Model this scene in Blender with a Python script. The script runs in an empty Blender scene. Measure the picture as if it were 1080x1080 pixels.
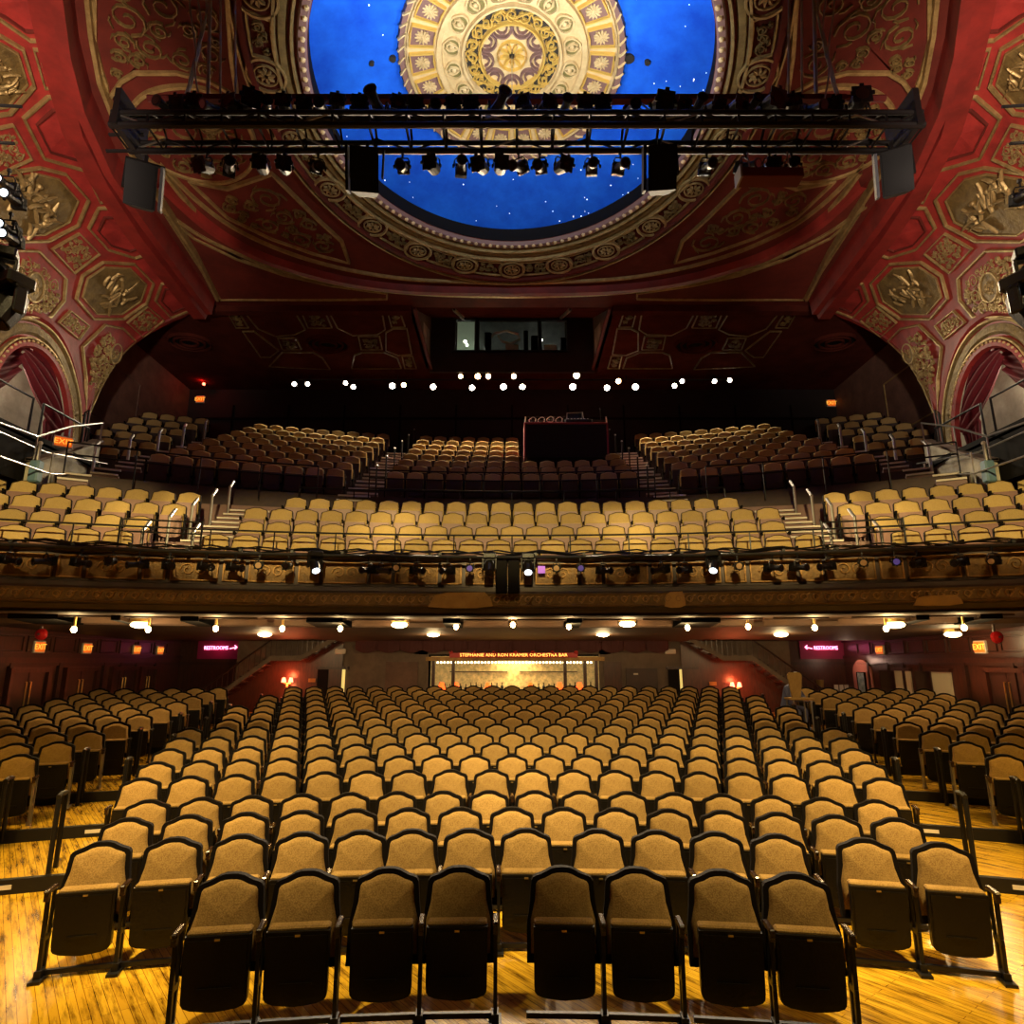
import bpy, math, random
from math import sin, cos, pi, radians, sqrt, atan2
from mathutils import Vector, Matrix

# ------------------------------------------------------------------ camera
sc = bpy.context.scene
FPX, PITCH, EYE = 680.0, radians(13.0), 2.5
cam_d = bpy.data.cameras.new('camera'); cam = bpy.data.objects.new('camera', cam_d)
sc.collection.objects.link(cam); sc.camera = cam
cam.location = (0, 0, EYE); cam.rotation_euler = (pi / 2 + PITCH, 0, 0)
cam_d.sensor_width = 36; cam_d.lens = 36 * FPX / 1080; cam_d.clip_end = 200
# ------------------------------------------------------------------ exposure and world
sc.view_settings.view_transform = 'Standard'; sc.view_settings.look = 'None'
sc.view_settings.exposure = 0.0; sc.view_settings.gamma = 1.0
sc.view_settings.use_curve_mapping = False
w = bpy.data.worlds.new('world'); sc.world = w; w.use_nodes = True
w.node_tree.nodes['Background'].inputs[0].default_value = (0.9, 0.6, 0.35, 1)
w.node_tree.nodes['Background'].inputs[1].default_value = 0.004

COL = sc.collection
def light(name, kind, loc, energy, color, aim=None, size=None, blend=0.5, radius=0.15):
    d = bpy.data.lights.new(name, kind); d.energy = energy; d.color = color
    if kind in ('POINT', 'SPOT'): d.shadow_soft_size = radius
    if kind == 'SPOT': d.spot_size = radians(size); d.spot_blend = blend
    o = bpy.data.objects.new(name, d); COL.objects.link(o); o.location = loc
    if aim is not None:
        o.rotation_euler = (Vector(aim) - Vector(loc)).to_track_quat('-Z', 'Y').to_euler()
    return o
WARM = (1.0, 0.70, 0.36); GOLD = (1.0, 0.62, 0.22); NEUT = (1.0, 0.88, 0.72)
# stage lanterns over the front of the house: front stalls
for sx in (-1, 1):
    light('stage_spot', 'SPOT', (sx * 3.4, 3.6, 10.4), 10500, (1.0, 0.75, 0.33), (sx * 2.4, 9.0, 0.4), 47, 0.75, 0.25)
    light('stage_spot', 'SPOT', (sx * 7.6, 3.5, 9.0), 3900, (1.0, 0.64, 0.15), (sx * 6.6, 7.0, 0.0), 62, 0.8, 0.25)
# front-of-stage lanterns on the lower balcony, plus added fascia fill
for ax in (-10.2, -5.2, 0, 5.2, 10.2):
    o = light('balcony_spot', 'SPOT', (ax * 0.42, 1.0, 8.6), 7600, (1.0, 0.76, 0.31), (ax, 14.0 - abs(ax) * .06, 5.25), 17.5, 0.5, 0.15)
    o.scale = (1.9, 1.0, 1.0)
    o = light('fascia_fill', 'SPOT', (ax * 0.42, 1.0, 8.4), 900, (1.0, 0.68, 0.27), (ax, 12.4 - abs(ax) * .07, 3.72), 12, 0.8, 0.15); o.scale = (2.8, 1.0, 1.0)  # added fill light that lifts the dark fascia
# side lanterns on the coffered side walls
for sx in (-1, 1):
    light('box_spot', 'SPOT', (-sx * 4.2, 1.6, 5.4), 8600, (1.0, 0.80, 0.64), (-sx * 10.0, 9.6, 11.2), 50, 0.85, 0.3)
# truss uplights on the painted sky
for sx in (-1, 1):
    light('sky_spot', 'SPOT', (sx * 1.3, 9.0, 11.5), 760, (0.80, 0.90, 1.0), (sx * 1.3, 10.15, 15.0), 126, 0.35, 0.2)
light('medallion_spot', 'SPOT', (0.3, 8.9, 11.5), 120, (1.0, 0.80, 0.50), (0, 10.95, 15.0), 85, 0.35, 0.2)
# added unseen uplights: a dim wash on the ceiling vault
for sx in (-1, 1):
    light('vault_fill', 'SPOT', (sx * 8.6, 12.2, 8.3), 150, (1.0, 0.72, 0.5), (sx * 4.5, 11.6, 13.5), 115, 1.0, 0.4)

# ------------------------------------------------------------------ camera-ray helper (finds where a seen point lies on a real surface)
CP, SP = cos(PITCH), sin(PITCH)
def ray(px, py):
    u = (540 - py) / FPX; x = (px - 540) / FPX
    return Vector((x, CP - u * SP, SP + u * CP))
def at_y(px, py, Y):
    r = ray(px, py); t = Y / r.y
    return Vector((r.x * t, Y, EYE + r.z * t))
def at_z(px, py, Z):
    r = ray(px, py); t = (Z - EYE) / r.z
    return Vector((r.x * t, r.y * t, Z))
def at_x(px, py, X):
    r = ray(px, py); t = X / r.x
    return Vector((X, r.y * t, EYE + r.z * t))

# ------------------------------------------------------------------ materials
MATS = {}
def mat(name, col, rough=0.6, metal=0.0, col2=None, scale=6.0, bump=0.0, bscale=None, emit=None, estr=0.0, kind='noise', spec=0.5, stretch=None):
    m = bpy.data.materials.new(name); m.use_nodes = True; nt = m.node_tree; b = nt.nodes['Principled BSDF']
    b.inputs['Base Color'].default_value = (*col, 1); b.inputs['Roughness'].default_value = rough
    b.inputs['Metallic'].default_value = metal; b.inputs['Specular IOR Level'].default_value = spec
    tc = nt.nodes.new('ShaderNodeTexCoord'); co = tc.outputs['Object']
    if stretch:
        mp = nt.nodes.new('ShaderNodeMapping'); mp.inputs['Scale'].default_value = stretch
        nt.links.new(co, mp.inputs[0]); co = mp.outputs[0]
    if col2 is not None:
        n = nt.nodes.new('ShaderNodeTexNoise'); n.inputs['Scale'].default_value = scale; n.inputs['Detail'].default_value = 6
        n.inputs['Roughness'].default_value = 0.65
        r = nt.nodes.new('ShaderNodeValToRGB'); r.color_ramp.elements[0].position = 0.35; r.color_ramp.elements[1].position = 0.68
        r.color_ramp.elements[0].color = (*col, 1); r.color_ramp.elements[1].color = (*col2, 1)
        nt.links.new(co, n.inputs['Vector']); nt.links.new(n.outputs['Fac'], r.inputs[0]); nt.links.new(r.outputs[0], b.inputs['Base Color'])
    if bump:
        n2 = nt.nodes.new('ShaderNodeTexNoise'); n2.inputs['Scale'].default_value = bscale or scale * 4; n2.inputs['Detail'].default_value = 4
        bp = nt.nodes.new('ShaderNodeBump'); bp.inputs['Strength'].default_value = bump; bp.inputs['Distance'].default_value = 0.03
        nt.links.new(co, n2.inputs['Vector']); nt.links.new(n2.outputs['Fac'], bp.inputs['Height']); nt.links.new(bp.outputs[0], b.inputs['Normal'])
    if emit:
        b.inputs['Emission Color'].default_value = (*emit, 1); b.inputs['Emission Strength'].default_value = estr
    MATS[name] = m
    return m
M = MATS
def fabric(name, c1, c2):
    m = mat(name, c1, 0.95, spec=0.15); nt = m.node_tree; b = nt.nodes['Principled BSDF']
    tc = nt.nodes['Texture Coordinate']
    v = nt.nodes.new('ShaderNodeTexVoronoi'); v.inputs['Scale'].default_value = 95
    n = nt.nodes.new('ShaderNodeTexNoise'); n.inputs['Scale'].default_value = 7; n.inputs['Detail'].default_value = 5
    oi = nt.nodes.new('ShaderNodeObjectInfo')
    mx = nt.nodes.new('ShaderNodeMix'); mx.data_type = 'RGBA'
    mx.inputs['A'].default_value = (*c1, 1); mx.inputs['B'].default_value = (*c2, 1)
    ad = nt.nodes.new('ShaderNodeMath'); ad.operation = 'MULTIPLY_ADD'; ad.inputs[1].default_value = 0.5; ad.inputs[2].default_value = 0.0
    ad2 = nt.nodes.new('ShaderNodeMath'); ad2.operation = 'MULTIPLY_ADD'; ad2.inputs[1].default_value = 0.9
    nt.links.new(tc.outputs['Object'], v.inputs['Vector']); nt.links.new(tc.outputs['Object'], n.inputs['Vector'])
    nt.links.new(n.outputs['Fac'], ad.inputs[0]); nt.links.new(v.outputs['Distance'], ad2.inputs[0]); nt.links.new(ad.outputs[0], ad2.inputs[2])
    nt.links.new(ad2.outputs[0], mx.inputs['Factor'])
    hs = nt.nodes.new('ShaderNodeHueSaturation')
    mr = nt.nodes.new('ShaderNodeMapRange'); mr.inputs[3].default_value = 0.82; mr.inputs[4].default_value = 1.12
    nt.links.new(oi.outputs['Random'], mr.inputs[0]); nt.links.new(mr.outputs[0], hs.inputs['Value'])
    nt.links.new(mx.outputs['Result'], hs.inputs['Color']); nt.links.new(hs.outputs[0], b.inputs['Base Color'])
    bp = nt.nodes.new('ShaderNodeBump'); bp.inputs['Strength'].default_value = 0.35; bp.inputs['Distance'].default_value = 0.004
    nt.links.new(v.outputs['Distance'], bp.inputs['Height']); nt.links.new(bp.outputs[0], b.inputs['Normal'])
    return m
fabric('tan_fabric', (0.43, 0.275, 0.098), (0.21, 0.120, 0.036))
fabric('straw_fabric', (0.50, 0.36, 0.15), (0.34, 0.23, 0.085))
mat('dark_frame', (0.0035, 0.0018, 0.0012), 0.7, bump=0.1, bscale=60, spec=0.10)
mat('black_plastic', (0.005, 0.0042, 0.0038), 0.38, bump=0.15, bscale=40, spec=0.3)
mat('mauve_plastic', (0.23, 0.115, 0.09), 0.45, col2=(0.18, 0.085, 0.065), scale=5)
mat('black_metal', (0.008, 0.007, 0.007), 0.42, 0.2, spec=0.4)
mat('steel', (0.36, 0.34, 0.32), 0.35, 0.9, bump=0.05, bscale=30)
mat('arm_wood', (0.030, 0.012, 0.005), 0.22, col2=(0.016, 0.007, 0.003), scale=20)
mat('brass', (0.75, 0.52, 0.18), 0.3, 0.9)
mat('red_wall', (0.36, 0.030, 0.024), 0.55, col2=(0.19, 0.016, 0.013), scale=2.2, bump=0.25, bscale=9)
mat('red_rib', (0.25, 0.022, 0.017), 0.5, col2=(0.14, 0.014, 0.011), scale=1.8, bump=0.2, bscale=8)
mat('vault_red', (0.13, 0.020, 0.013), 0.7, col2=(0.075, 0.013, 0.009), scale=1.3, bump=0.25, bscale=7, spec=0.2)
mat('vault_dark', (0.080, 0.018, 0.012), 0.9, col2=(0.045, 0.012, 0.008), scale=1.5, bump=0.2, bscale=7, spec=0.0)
mat('gilding', (0.46, 0.33, 0.13), 0.42, 0.55, col2=(0.26, 0.17, 0.06), scale=5, bump=0.4, bscale=30)
mat('gold_field', (0.25, 0.17, 0.055), 0.5, 0.4, col2=(0.12, 0.075, 0.025), scale=4, bump=0.8, bscale=12)
mat('medallion_cream', (0.60, 0.42, 0.19), 0.55, 0.0, col2=(0.46, 0.30, 0.12), scale=4, bump=0.3, bscale=20)
mat('medallion_mauve', (0.17, 0.085, 0.065), 0.6, bump=0.2, bscale=20)
mat('medallion_olive', (0.15, 0.115, 0.03), 0.55, bump=0.3, bscale=20)
mat('medallion_gold', (0.66, 0.40, 0.08), 0.4, 0.3, bump=0.3, bscale=25)
mat('lattice_black', (0.02, 0.015, 0.01), 0.6)
mat('sky_blue', (0.012, 0.115, 0.62), 0.8, col2=(0.006, 0.055, 0.42), scale=1.1, spec=0.1)
mat('star_white', (0.9, 0.95, 1), 0.5, emit=(0.9, 0.95, 1), estr=1.6)
mat('black_paint', (0.006, 0.005, 0.0045), 0.8, spec=0.1)
mat('dark_wall', (0.018, 0.011, 0.009), 0.75, col2=(0.010, 0.007, 0.006), scale=2)
mat('brown_wall', (0.15, 0.075, 0.05), 0.7, col2=(0.085, 0.04, 0.028), scale=2, bump=0.2, bscale=12)
mat('mahogany', (0.075, 0.020, 0.010), 0.35, col2=(0.035, 0.010, 0.006), scale=3, stretch=(6, 6, 1))
mat('mahogany_dark', (0.045, 0.014, 0.008), 0.4, col2=(0.025, 0.008, 0.005), scale=3)
mat('mauve_plastic_shaded', (0.045, 0.026, 0.020), 0.55, spec=0.3)  # mauve pan plastic darkened: shade of the upper balcony put into the colour
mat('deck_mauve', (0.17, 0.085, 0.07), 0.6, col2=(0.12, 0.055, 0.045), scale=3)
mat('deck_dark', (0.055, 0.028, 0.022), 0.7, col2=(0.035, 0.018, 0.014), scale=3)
mat('stucco', (0.42, 0.38, 0.29), 0.9, col2=(0.28, 0.25, 0.19), scale=2.5, bump=0.5, bscale=20)
mat('curtain_red', (0.16, 0.008, 0.014), 0.75, col2=(0.11, 0.005, 0.010), scale=10)
mat('valance_red', (0.06, 0.009, 0.008), 0.8)
mat('plaster_grey', (0.15, 0.10, 0.07), 0.8, col2=(0.10, 0.065, 0.045), scale=3)
mat('fascia_dark', (0.055, 0.026, 0.012), 0.5, col2=(0.03, 0.015, 0.008), scale=4)
mat('fascia_gold', (0.22, 0.12, 0.03), 0.5, 0.3, col2=(0.11, 0.06, 0.018), scale=6, bump=0.6, bscale=25)
mat('band_gold', (0.40, 0.21, 0.045), 0.45, 0.3, col2=(0.22, 0.11, 0.03), scale=6, bump=0.4, bscale=30)
mat('patch_ochre', (0.42, 0.23, 0.05), 0.7, col2=(0.32, 0.16, 0.035), scale=4)
mat('soffit', (0.095, 0.045, 0.018), 0.6, col2=(0.055, 0.024, 0.011), scale=2)
mat('bulb_warm', (1, 0.8, 0.5), 0.5, emit=(1.0, 0.66, 0.27), estr=40)
mat('globe_warm', (1, 0.85, 0.6), 0.5, emit=(1.0, 0.76, 0.38), estr=9)
mat('lens_white', (1, 1, 1), 0.3, emit=(1.0, 0.90, 0.74), estr=45)
mat('lens_amber', (1, 1, 1), 0.3, emit=(1.0, 0.60, 0.25), estr=38)
mat('lens_cool', (1, 1, 1), 0.3, emit=(0.82, 0.92, 1.0), estr=5)
mat('lens_dark', (0.016, 0.008, 0.006), 0.15)
mat('lens_tan', (0.55, 0.36, 0.2), 0.2)
mat('lens_violet', (0.16, 0.12, 0.5), 0.2, emit=(0.2, 0.15, 0.8), estr=0.15)
mat('gel_purple', (0.3, 0.06, 0.65), 0.4, emit=(0.3, 0.06, 0.7), estr=0.45)
mat('truss_metal', (0.008, 0.006, 0.006), 0.5, 0.2, spec=0.3)
mat('pipe_red', (0.085, 0.012, 0.010), 0.6, spec=0.2)
mat('speaker_black', (0.004, 0.0035, 0.004), 0.6, spec=0.12)
mat('speaker_grille', (0.05, 0.055, 0.075), 0.5, bump=0.3, bscale=120)
mat('cable_grey', (0.24, 0.23, 0.23), 0.5)
mat('exit_orange', (0.9, 0.2, 0.02), 0.5, emit=(1.0, 0.16, 0.01), estr=0.55)
mat('exit_letter', (1, 0.7, 0.2), 0.5, emit=(1.0, 0.45, 0.05), estr=1.1)
mat('sign_white', (0.55, 0.48, 0.40), 0.6)
mat('neon_pink', (1, 0.2, 0.45), 0.4, emit=(1.0, 0.25, 0.45), estr=5)
mat('neon_panel', (0.20, 0.012, 0.05), 0.6, emit=(0.6, 0.01, 0.10), estr=0.02)
mat('bell_red', (0.55, 0.012, 0.015), 0.35)
mat('sconce_red', (1, 0.2, 0.1), 0.4, emit=(1.0, 0.12, 0.06), estr=9)
mat('bar_glow', (0.80, 0.55, 0.22), 0.6, col2=(0.22, 0.13, 0.05), scale=7, emit=(1.0, 0.66, 0.20), estr=0.22)
mat('bar_bulb', (1, 0.85, 0.5), 0.5, emit=(1.0, 0.82, 0.42), estr=7)
mat('bar_lamp', (1, 0.15, 0.03), 0.5, emit=(1.0, 0.10, 0.012), estr=2.4)
mat('sign_red', (0.35, 0.010, 0.008), 0.5, emit=(0.7, 0.02, 0.01), estr=0.06)
mat('sign_letter', (1, 0.65, 0.15), 0.5, emit=(1.0, 0.55, 0.10), estr=2.2)
mat('door_glow', (0.95, 0.75, 0.25), 0.7, emit=(1.0, 0.72, 0.20), estr=0.7)
mat('bottle_dark', (0.012, 0.012, 0.01), 0.15)
mat('glass_tint', (0.10, 0.13, 0.12), 0.05)
g_ = mat('clear_glass', (0.9, 0.95, 0.92), 0.02); g_.node_tree.nodes['Principled BSDF'].inputs['Transmission Weight'].default_value = 1.0
g_.node_tree.nodes['Principled BSDF'].inputs['IOR'].default_value = 1.05
mat('booth_green', (0.40, 0.46, 0.36), 0.7, emit=(0.7, 0.8, 0.55), estr=0.05)
mat('booth_grey', (0.09, 0.10, 0.095), 0.7, col2=(0.16, 0.17, 0.16), scale=3)
mat('paper_white', (0.75, 0.73, 0.68), 0.8)
mat('desk_red', (0.30, 0.02, 0.04), 0.6)
mat('drape_black', (0.010, 0.007, 0.007), 0.9)
mat('skin', (0.55, 0.32, 0.22), 0.6)
mat('cloth_blue', (0.09, 0.10, 0.20), 0.85, bump=0.3, bscale=40)
mat('hair_dark', (0.03, 0.02, 0.015), 0.6)
mat('poster', (0.06, 0.12, 0.13), 0.5, col2=(0.35, 0.45, 0.45), scale=9)
mat('pink_plaster', (0.38, 0.14, 0.10), 0.8)
mat('cream_board', (0.60, 0.52, 0.36), 0.8)
mat('blue_box', (0.10, 0.18, 0.24), 0.5)
# floor boards: narrow strips, amber varnish, worn streaks
m = mat('floor_boards', (0.5, 0.3, 0.05), 0.24); nt = m.node_tree; b = nt.nodes['Principled BSDF']
tc = nt.nodes['Texture Coordinate']
mp = nt.nodes.new('ShaderNodeMapping'); mp.inputs['Rotation'].default_value = (0, 0, radians(52))
nt.links.new(tc.outputs['Object'], mp.inputs[0])
br = nt.nodes.new('ShaderNodeTexBrick'); br.inputs['Scale'].default_value = 1.0
br.inputs['Brick Width'].default_value = 1.1; br.inputs['Row Height'].default_value = 0.06; br.inputs['Mortar Size'].default_value = 0.0025
br.inputs['Color1'].default_value = (0.68, 0.40, 0.028, 1); br.inputs['Color2'].default_value = (0.50, 0.265, 0.016, 1)
br.inputs['Mortar'].default_value = (0.20, 0.085, 0.008, 1); br.inputs['Bias'].default_value = -0.2
nt.links.new(mp.outputs[0], br.inputs['Vector'])
m2 = nt.nodes.new('ShaderNodeMapping'); m2.inputs['Scale'].default_value = (0.9, 7, 1)
nt.links.new(mp.outputs[0], m2.inputs[0])
n = nt.nodes.new('ShaderNodeTexNoise'); n.inputs['Scale'].default_value = 2.0; n.inputs['Detail'].default_value = 8; n.inputs['Roughness'].default_value = 0.7
nt.links.new(m2.outputs[0], n.inputs['Vector'])
r = nt.nodes.new('ShaderNodeValToRGB'); r.color_ramp.elements[0].position = 0.36; r.color_ramp.elements[0].color = (0.10, 0.05, 0.03, 1)
r.color_ramp.elements[1].position = 0.54; r.color_ramp.elements[1].color = (1, 1, 1, 1)
nt.links.new(n.outputs['Fac'], r.inputs[0])
mx = nt.nodes.new('ShaderNodeMix'); mx.data_type = 'RGBA'; mx.blend_type = 'MULTIPLY'; mx.inputs['Factor'].default_value = 0.85
nt.links.new(br.outputs['Color'], mx.inputs['A']); nt.links.new(r.outputs[0], mx.inputs['B']); nt.links.new(mx.outputs['Result'], b.inputs['Base Color'])

# ------------------------------------------------------------------ mesh helpers
class MB:
    def __init__(s): s.v = []; s.f = []; s.m = []; s.cm = 0
    def add(s, vs, fs, mi=None):
        o = len(s.v); s.v += [tuple(x) for x in vs]
        s.f += [tuple(i + o for i in f) for f in fs]; s.m += [s.cm if mi is None else mi] * len(fs)
        return s
    def box(s, c, d, rz=0.0, rx=0.0, bev=0.0):
        hx, hy, hz = d[0] / 2, d[1] / 2, d[2] / 2
        R = Matrix.Rotation(rz, 3, 'Z') @ Matrix.Rotation(rx, 3, 'X')
        if bev <= 0:
            P = [(-hx, -hy, -hz), (hx, -hy, -hz), (hx, hy, -hz), (-hx, hy, -hz), (-hx, -hy, hz), (hx, -hy, hz), (hx, hy, hz), (-hx, hy, hz)]
            F = [(0, 3, 2, 1), (4, 5, 6, 7), (0, 1, 5, 4), (1, 2, 6, 5), (2, 3, 7, 6), (3, 0, 4, 7)]
        else:
            P = []
            for z, k in ((-hz, bev), (-hz + bev, 0), (hz - bev, 0), (hz, bev)):
                x, y = hx - k, hy - k; q = bev if k == 0 else bev * .4
                P += [(-x + q, -y, z), (x - q, -y, z), (x, -y + q, z), (x, y - q, z), (x - q, y, z), (-x + q, y, z), (-x, y - q, z), (-x, -y + q, z)]
            F = [tuple(range(7, -1, -1)), tuple(range(24, 32))]
            for k in range(3):
                for i in range(8): j = (i + 1) % 8; F.append((k * 8 + i, k * 8 + j, k * 8 + 8 + j, k * 8 + 8 + i))
        c = Vector(c); s.add([R @ Vector(p) + c for p in P], F); return s
    def cyl(s, p0, p1, r0, r1=None, n=10, cap=True):
        r1 = r0 if r1 is None else r1
        p0, p1 = Vector(p0), Vector(p1); t = (p1 - p0).normalized()
        a = t.orthogonal().normalized(); b_ = t.cross(a)
        P = [];
        for p, r in ((p0, r0), (p1, r1)):
            P += [p + a * (r * cos(2 * pi * i / n)) + b_ * (r * sin(2 * pi * i / n)) for i in range(n)]
        F = [(i, (i + 1) % n, n + (i + 1) % n, n + i) for i in range(n)]
        if cap: F += [tuple(range(n - 1, -1, -1)), tuple(range(n, 2 * n))]
        s.add(P, F); return s
    def tube(s, pts, r, n=6, closed=False):
        pts = [Vector(p) for p in pts]; k = len(pts); P = []
        up = None
        for i, p in enumerate(pts):
            if closed: t = (pts[(i + 1) % k] - pts[i - 1])
            else: t = pts[min(i + 1, k - 1)] - pts[max(i - 1, 0)]
            t = t.normalized() if t.length > 1e-9 else Vector((0, 0, 1))
            if up is None: up = t.orthogonal().normalized()
            up = (up - t * up.dot(t)); up = up.normalized() if up.length > 1e-6 else t.orthogonal().normalized()
            b_ = t.cross(up); rr = r[i] if isinstance(r, (list, tuple)) else r
            P += [p + up * (rr * cos(2 * pi * j / n)) + b_ * (rr * sin(2 * pi * j / n)) for j in range(n)]
        F = []
        for i in range(k if closed else k - 1):
            a, b2 = i * n, ((i + 1) % k) * n
            F += [(a + j, a + (j + 1) % n, b2 + (j + 1) % n, b2 + j) for j in range(n)]
        if not closed: F += [tuple(range(n - 1, -1, -1)), tuple(range((k - 1) * n, k * n))]
        s.add(P, F); return s
    def sphere(s, c, r, n=10, m=6, sc=(1, 1, 1)):
        c = Vector(c); P = [c + Vector((0, 0, -r * sc[2]))]
        for i in range(1, m):
            a = -pi / 2 + pi * i / m
            P += [c + Vector((r * cos(a) * cos(2 * pi * j / n) * sc[0], r * cos(a) * sin(2 * pi * j / n) * sc[1], r * sin(a) * sc[2])) for j in range(n)]
        P.append(c + Vector((0, 0, r * sc[2]))); F = []
        for j in range(n):
            F.append((0, 1 + (j + 1) % n, 1 + j)); F.append((len(P) - 1, 1 + (m - 2) * n + j, 1 + (m - 2) * n + (j + 1) % n))
            for i in range(m - 2):
                a = 1 + i * n; F.append((a + j, a + (j + 1) % n, a + n + (j + 1) % n, a + n + j))
        s.add(P, F); return s
    def sweep(s, pts, nrm, wd, ht, closed=False):
        """moulding along a line on a surface; nrm: normal or list of normals"""
        pts = [Vector(p) for p in pts]; k = len(pts); P = []
        for i, p in enumerate(pts):
            if closed: t = pts[(i + 1) % k] - pts[i - 1]
            else: t = pts[min(i + 1, k - 1)] - pts[max(i - 1, 0)]
            t.normalize(); N = nrm[i] if isinstance(nrm, list) else nrm
            w_ = wd[i] if isinstance(wd, list) else wd
            sd = t.cross(N).normalized()
            P += [p - sd * (w_ / 2) - N * .02, p - sd * (w_ * .3) + N * ht, p + sd * (w_ * .3) + N * ht, p + sd * (w_ / 2) - N * .02]
        F = []
        for i in range(k if closed else k - 1):
            a, b2 = 4 * i, 4 * ((i + 1) % k)
            F += [(a + j, a + j + 1, b2 + j + 1, b2 + j) for j in range(3)]
        s.add(P, F); return s
    def plate(s, pts, N, ht, inset=0.0):
        """raised polygonal plate on a surface"""
        pts = [Vector(p) for p in pts]; c = sum(pts, Vector()) / len(pts); k = len(pts)
        NN = N if isinstance(N, list) else [N] * k
        top = [p + (c - p) * inset + NN[i] * ht for i, p in enumerate(pts)]
        bot = [p - NN[i] * .02 for i, p in enumerate(pts)]
        F = [(i, (i + 1) % k, k + (i + 1) % k, k + i) for i in range(k)]
        F += [(k + i, k + (i + 1) % k, 2 * k) for i in range(k)]
        s.add(bot + top + [c + sum(NN, Vector()) / k * ht], F); return s
    def prism(s, outline, y0, y1, z_of=None):
        """outline in (x,z) extruded from y0 to y1 (front y0)"""
        k = len(outline)
        P = [(x, y0, z) for x, z in outline] + [(x, y1, z) for x, z in outline]
        F = [tuple(range(k)), tuple(range(2 * k - 1, k - 1, -1))] + [(i, k + i, k + (i + 1) % k, (i + 1) % k) for i in range(k)]
        s.add(P, F); return s
    def tri(s): return sum(len(f) - 2 for f in s.f)
    def mesh(s, name, mats, smooth=False):
        me = bpy.data.meshes.new(name); me.from_pydata(s.v, [], s.f)
        for x in (mats if isinstance(mats, (list, tuple)) else [mats]): me.materials.append(M[x])
        if any(s.m): me.polygons.foreach_set('material_index', s.m)
        if smooth: me.polygons.foreach_set('use_smooth', [True] * len(me.polygons))
        me.update(); return me
    def build(s, name, mats, parent=None, smooth=False):
        return put(name, s.mesh(name, mats, smooth), parent)
def put(name, me, parent=None, loc=None, rz=None):
    o = bpy.data.objects.new(name, me); COL.objects.link(o)
    if parent is not None: o.parent = parent
    if loc is not None: o.location = loc
    if rz is not None: o.rotation_euler = (0, 0, rz)
    return o
def tag(o, label=None, cat=None, group=None, kind=None):
    if label: o['label'] = label
    if cat: o['category'] = cat
    if group: o['group'] = group
    if kind: o['kind'] = kind
    return o
def thing(name, label, cat, loc=(0, 0, 0), rz=0.0, group=None):
    o = bpy.data.objects.new(name, None); COL.objects.link(o); o.empty_display_size = 0.1
    o.location = loc; o.rotation_euler = (0, 0, rz)
    return tag(o, label, cat, group)
ORDS = ['first', 'second', 'third', 'fourth', 'fifth', 'sixth', 'seventh', 'eighth', 'ninth', 'tenth', 'eleventh', 'twelfth', 'thirteenth', 'fourteenth', 'fifteenth', 'sixteenth', 'seventeenth', 'eighteenth', 'nineteenth', 'twentieth', 'twenty-first', 'twenty-second', 'twenty-third', 'twenty-fourth', 'twenty-fifth', 'twenty-sixth', 'twenty-seventh', 'twenty-eighth', 'twenty-ninth', 'thirtieth', 'thirty-first', 'thirty-second', 'thirty-third', 'thirty-fourth', 'thirty-fifth', 'thirty-sixth']
def text_mesh(body, size, depth, mname):
    cu = bpy.data.curves.new('lettering', 'FONT'); cu.body = body; cu.size = size; cu.extrude = depth
    cu.align_x = 'CENTER'; cu.align_y = 'CENTER'; cu.resolution_u = 2
    o = bpy.data.objects.new('lettering_tmp', cu); COL.objects.link(o)
    dg = bpy.context.evaluated_depsgraph_get(); me = bpy.data.meshes.new_from_object(o.evaluated_get(dg))
    bpy.data.objects.remove(o); me.materials.clear(); me.materials.append(M[mname]); return me

# ================================================================== THE HALL
ZC = 13.5                      # flat vault ceiling
YD = 10.95                     # centre of the sky opening
def interp(x, xs, ys):
    if x <= xs[0]: return ys[0] + (x - xs[0]) * (ys[1] - ys[0]) / (xs[1] - xs[0])
    for i in range(len(xs) - 1):
        if x <= xs[i + 1] or i == len(xs) - 2:
            return ys[i] + (x - xs[i]) * (ys[i + 1] - ys[i]) / (xs[i + 1] - xs[i])
def Xr(y):                     # springing of the vault rib
    a, b_, c = (8.77, 7.93), (13.3, 9.32), (18.6, 9.87)
    L = lambda p, q, r_: p[1] * (y - q[0]) * (y - r_[0]) / ((p[0] - q[0]) * (p[0] - r_[0]))
    return L(a, b_, c) + L(b_, a, c) + L(c, a, b_)
def Xw(y): return 11.7 + 0.18 * (y - 14.2)
ZS = 9.9
def gap(p):
    ax, y, z = abs(p[0]), p[1], p[2]
    if z <= ZS: return ax - Xw(y)
    if ax <= Xr(y): return (z - ZC) / (ZC - ZS)
    return ((ax - Xr(y)) / (Xw(y) - Xr(y))) ** 2 + ((z - ZS) / (ZC - ZS)) ** 2 - 1
def cove_hit(px, py):
    r_ = ray(px, py); o = Vector((0, 0, EYE)); a, b_ = 5.0, 5.0
    while gap(o + r_ * b_) < 0 and b_ < 40: a = b_; b_ += 0.4
    for _ in range(30):
        c = (a + b_) / 2
        if gap(o + r_ * c) < 0: a = c
        else: b_ = c
    p = o + r_ * a; e = 0.01
    g = Vector([(gap(p + Vector([e if k == i else 0 for k in range(3)])) - gap(p - Vector([e if k == i else 0 for k in range(3)]))) for i in range(3)])
    return p, -g.normalized()
def mirror(ps): return [Vector((-p[0], p[1], p[2])) for p in ps]
def dense(pts, closed=False, step=10):
    out = []; k = len(pts)
    for i in range(k if closed else k - 1):
        a, b_ = pts[i], pts[(i + 1) % k]; n_ = max(1, int(math.dist(a, b_) / step))
        out += [(a[0] + (b_[0] - a[0]) * j / n_, a[1] + (b_[1] - a[1]) * j / n_) for j in range(n_)]
    if not closed: out.append(pts[-1])
    return out

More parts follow.
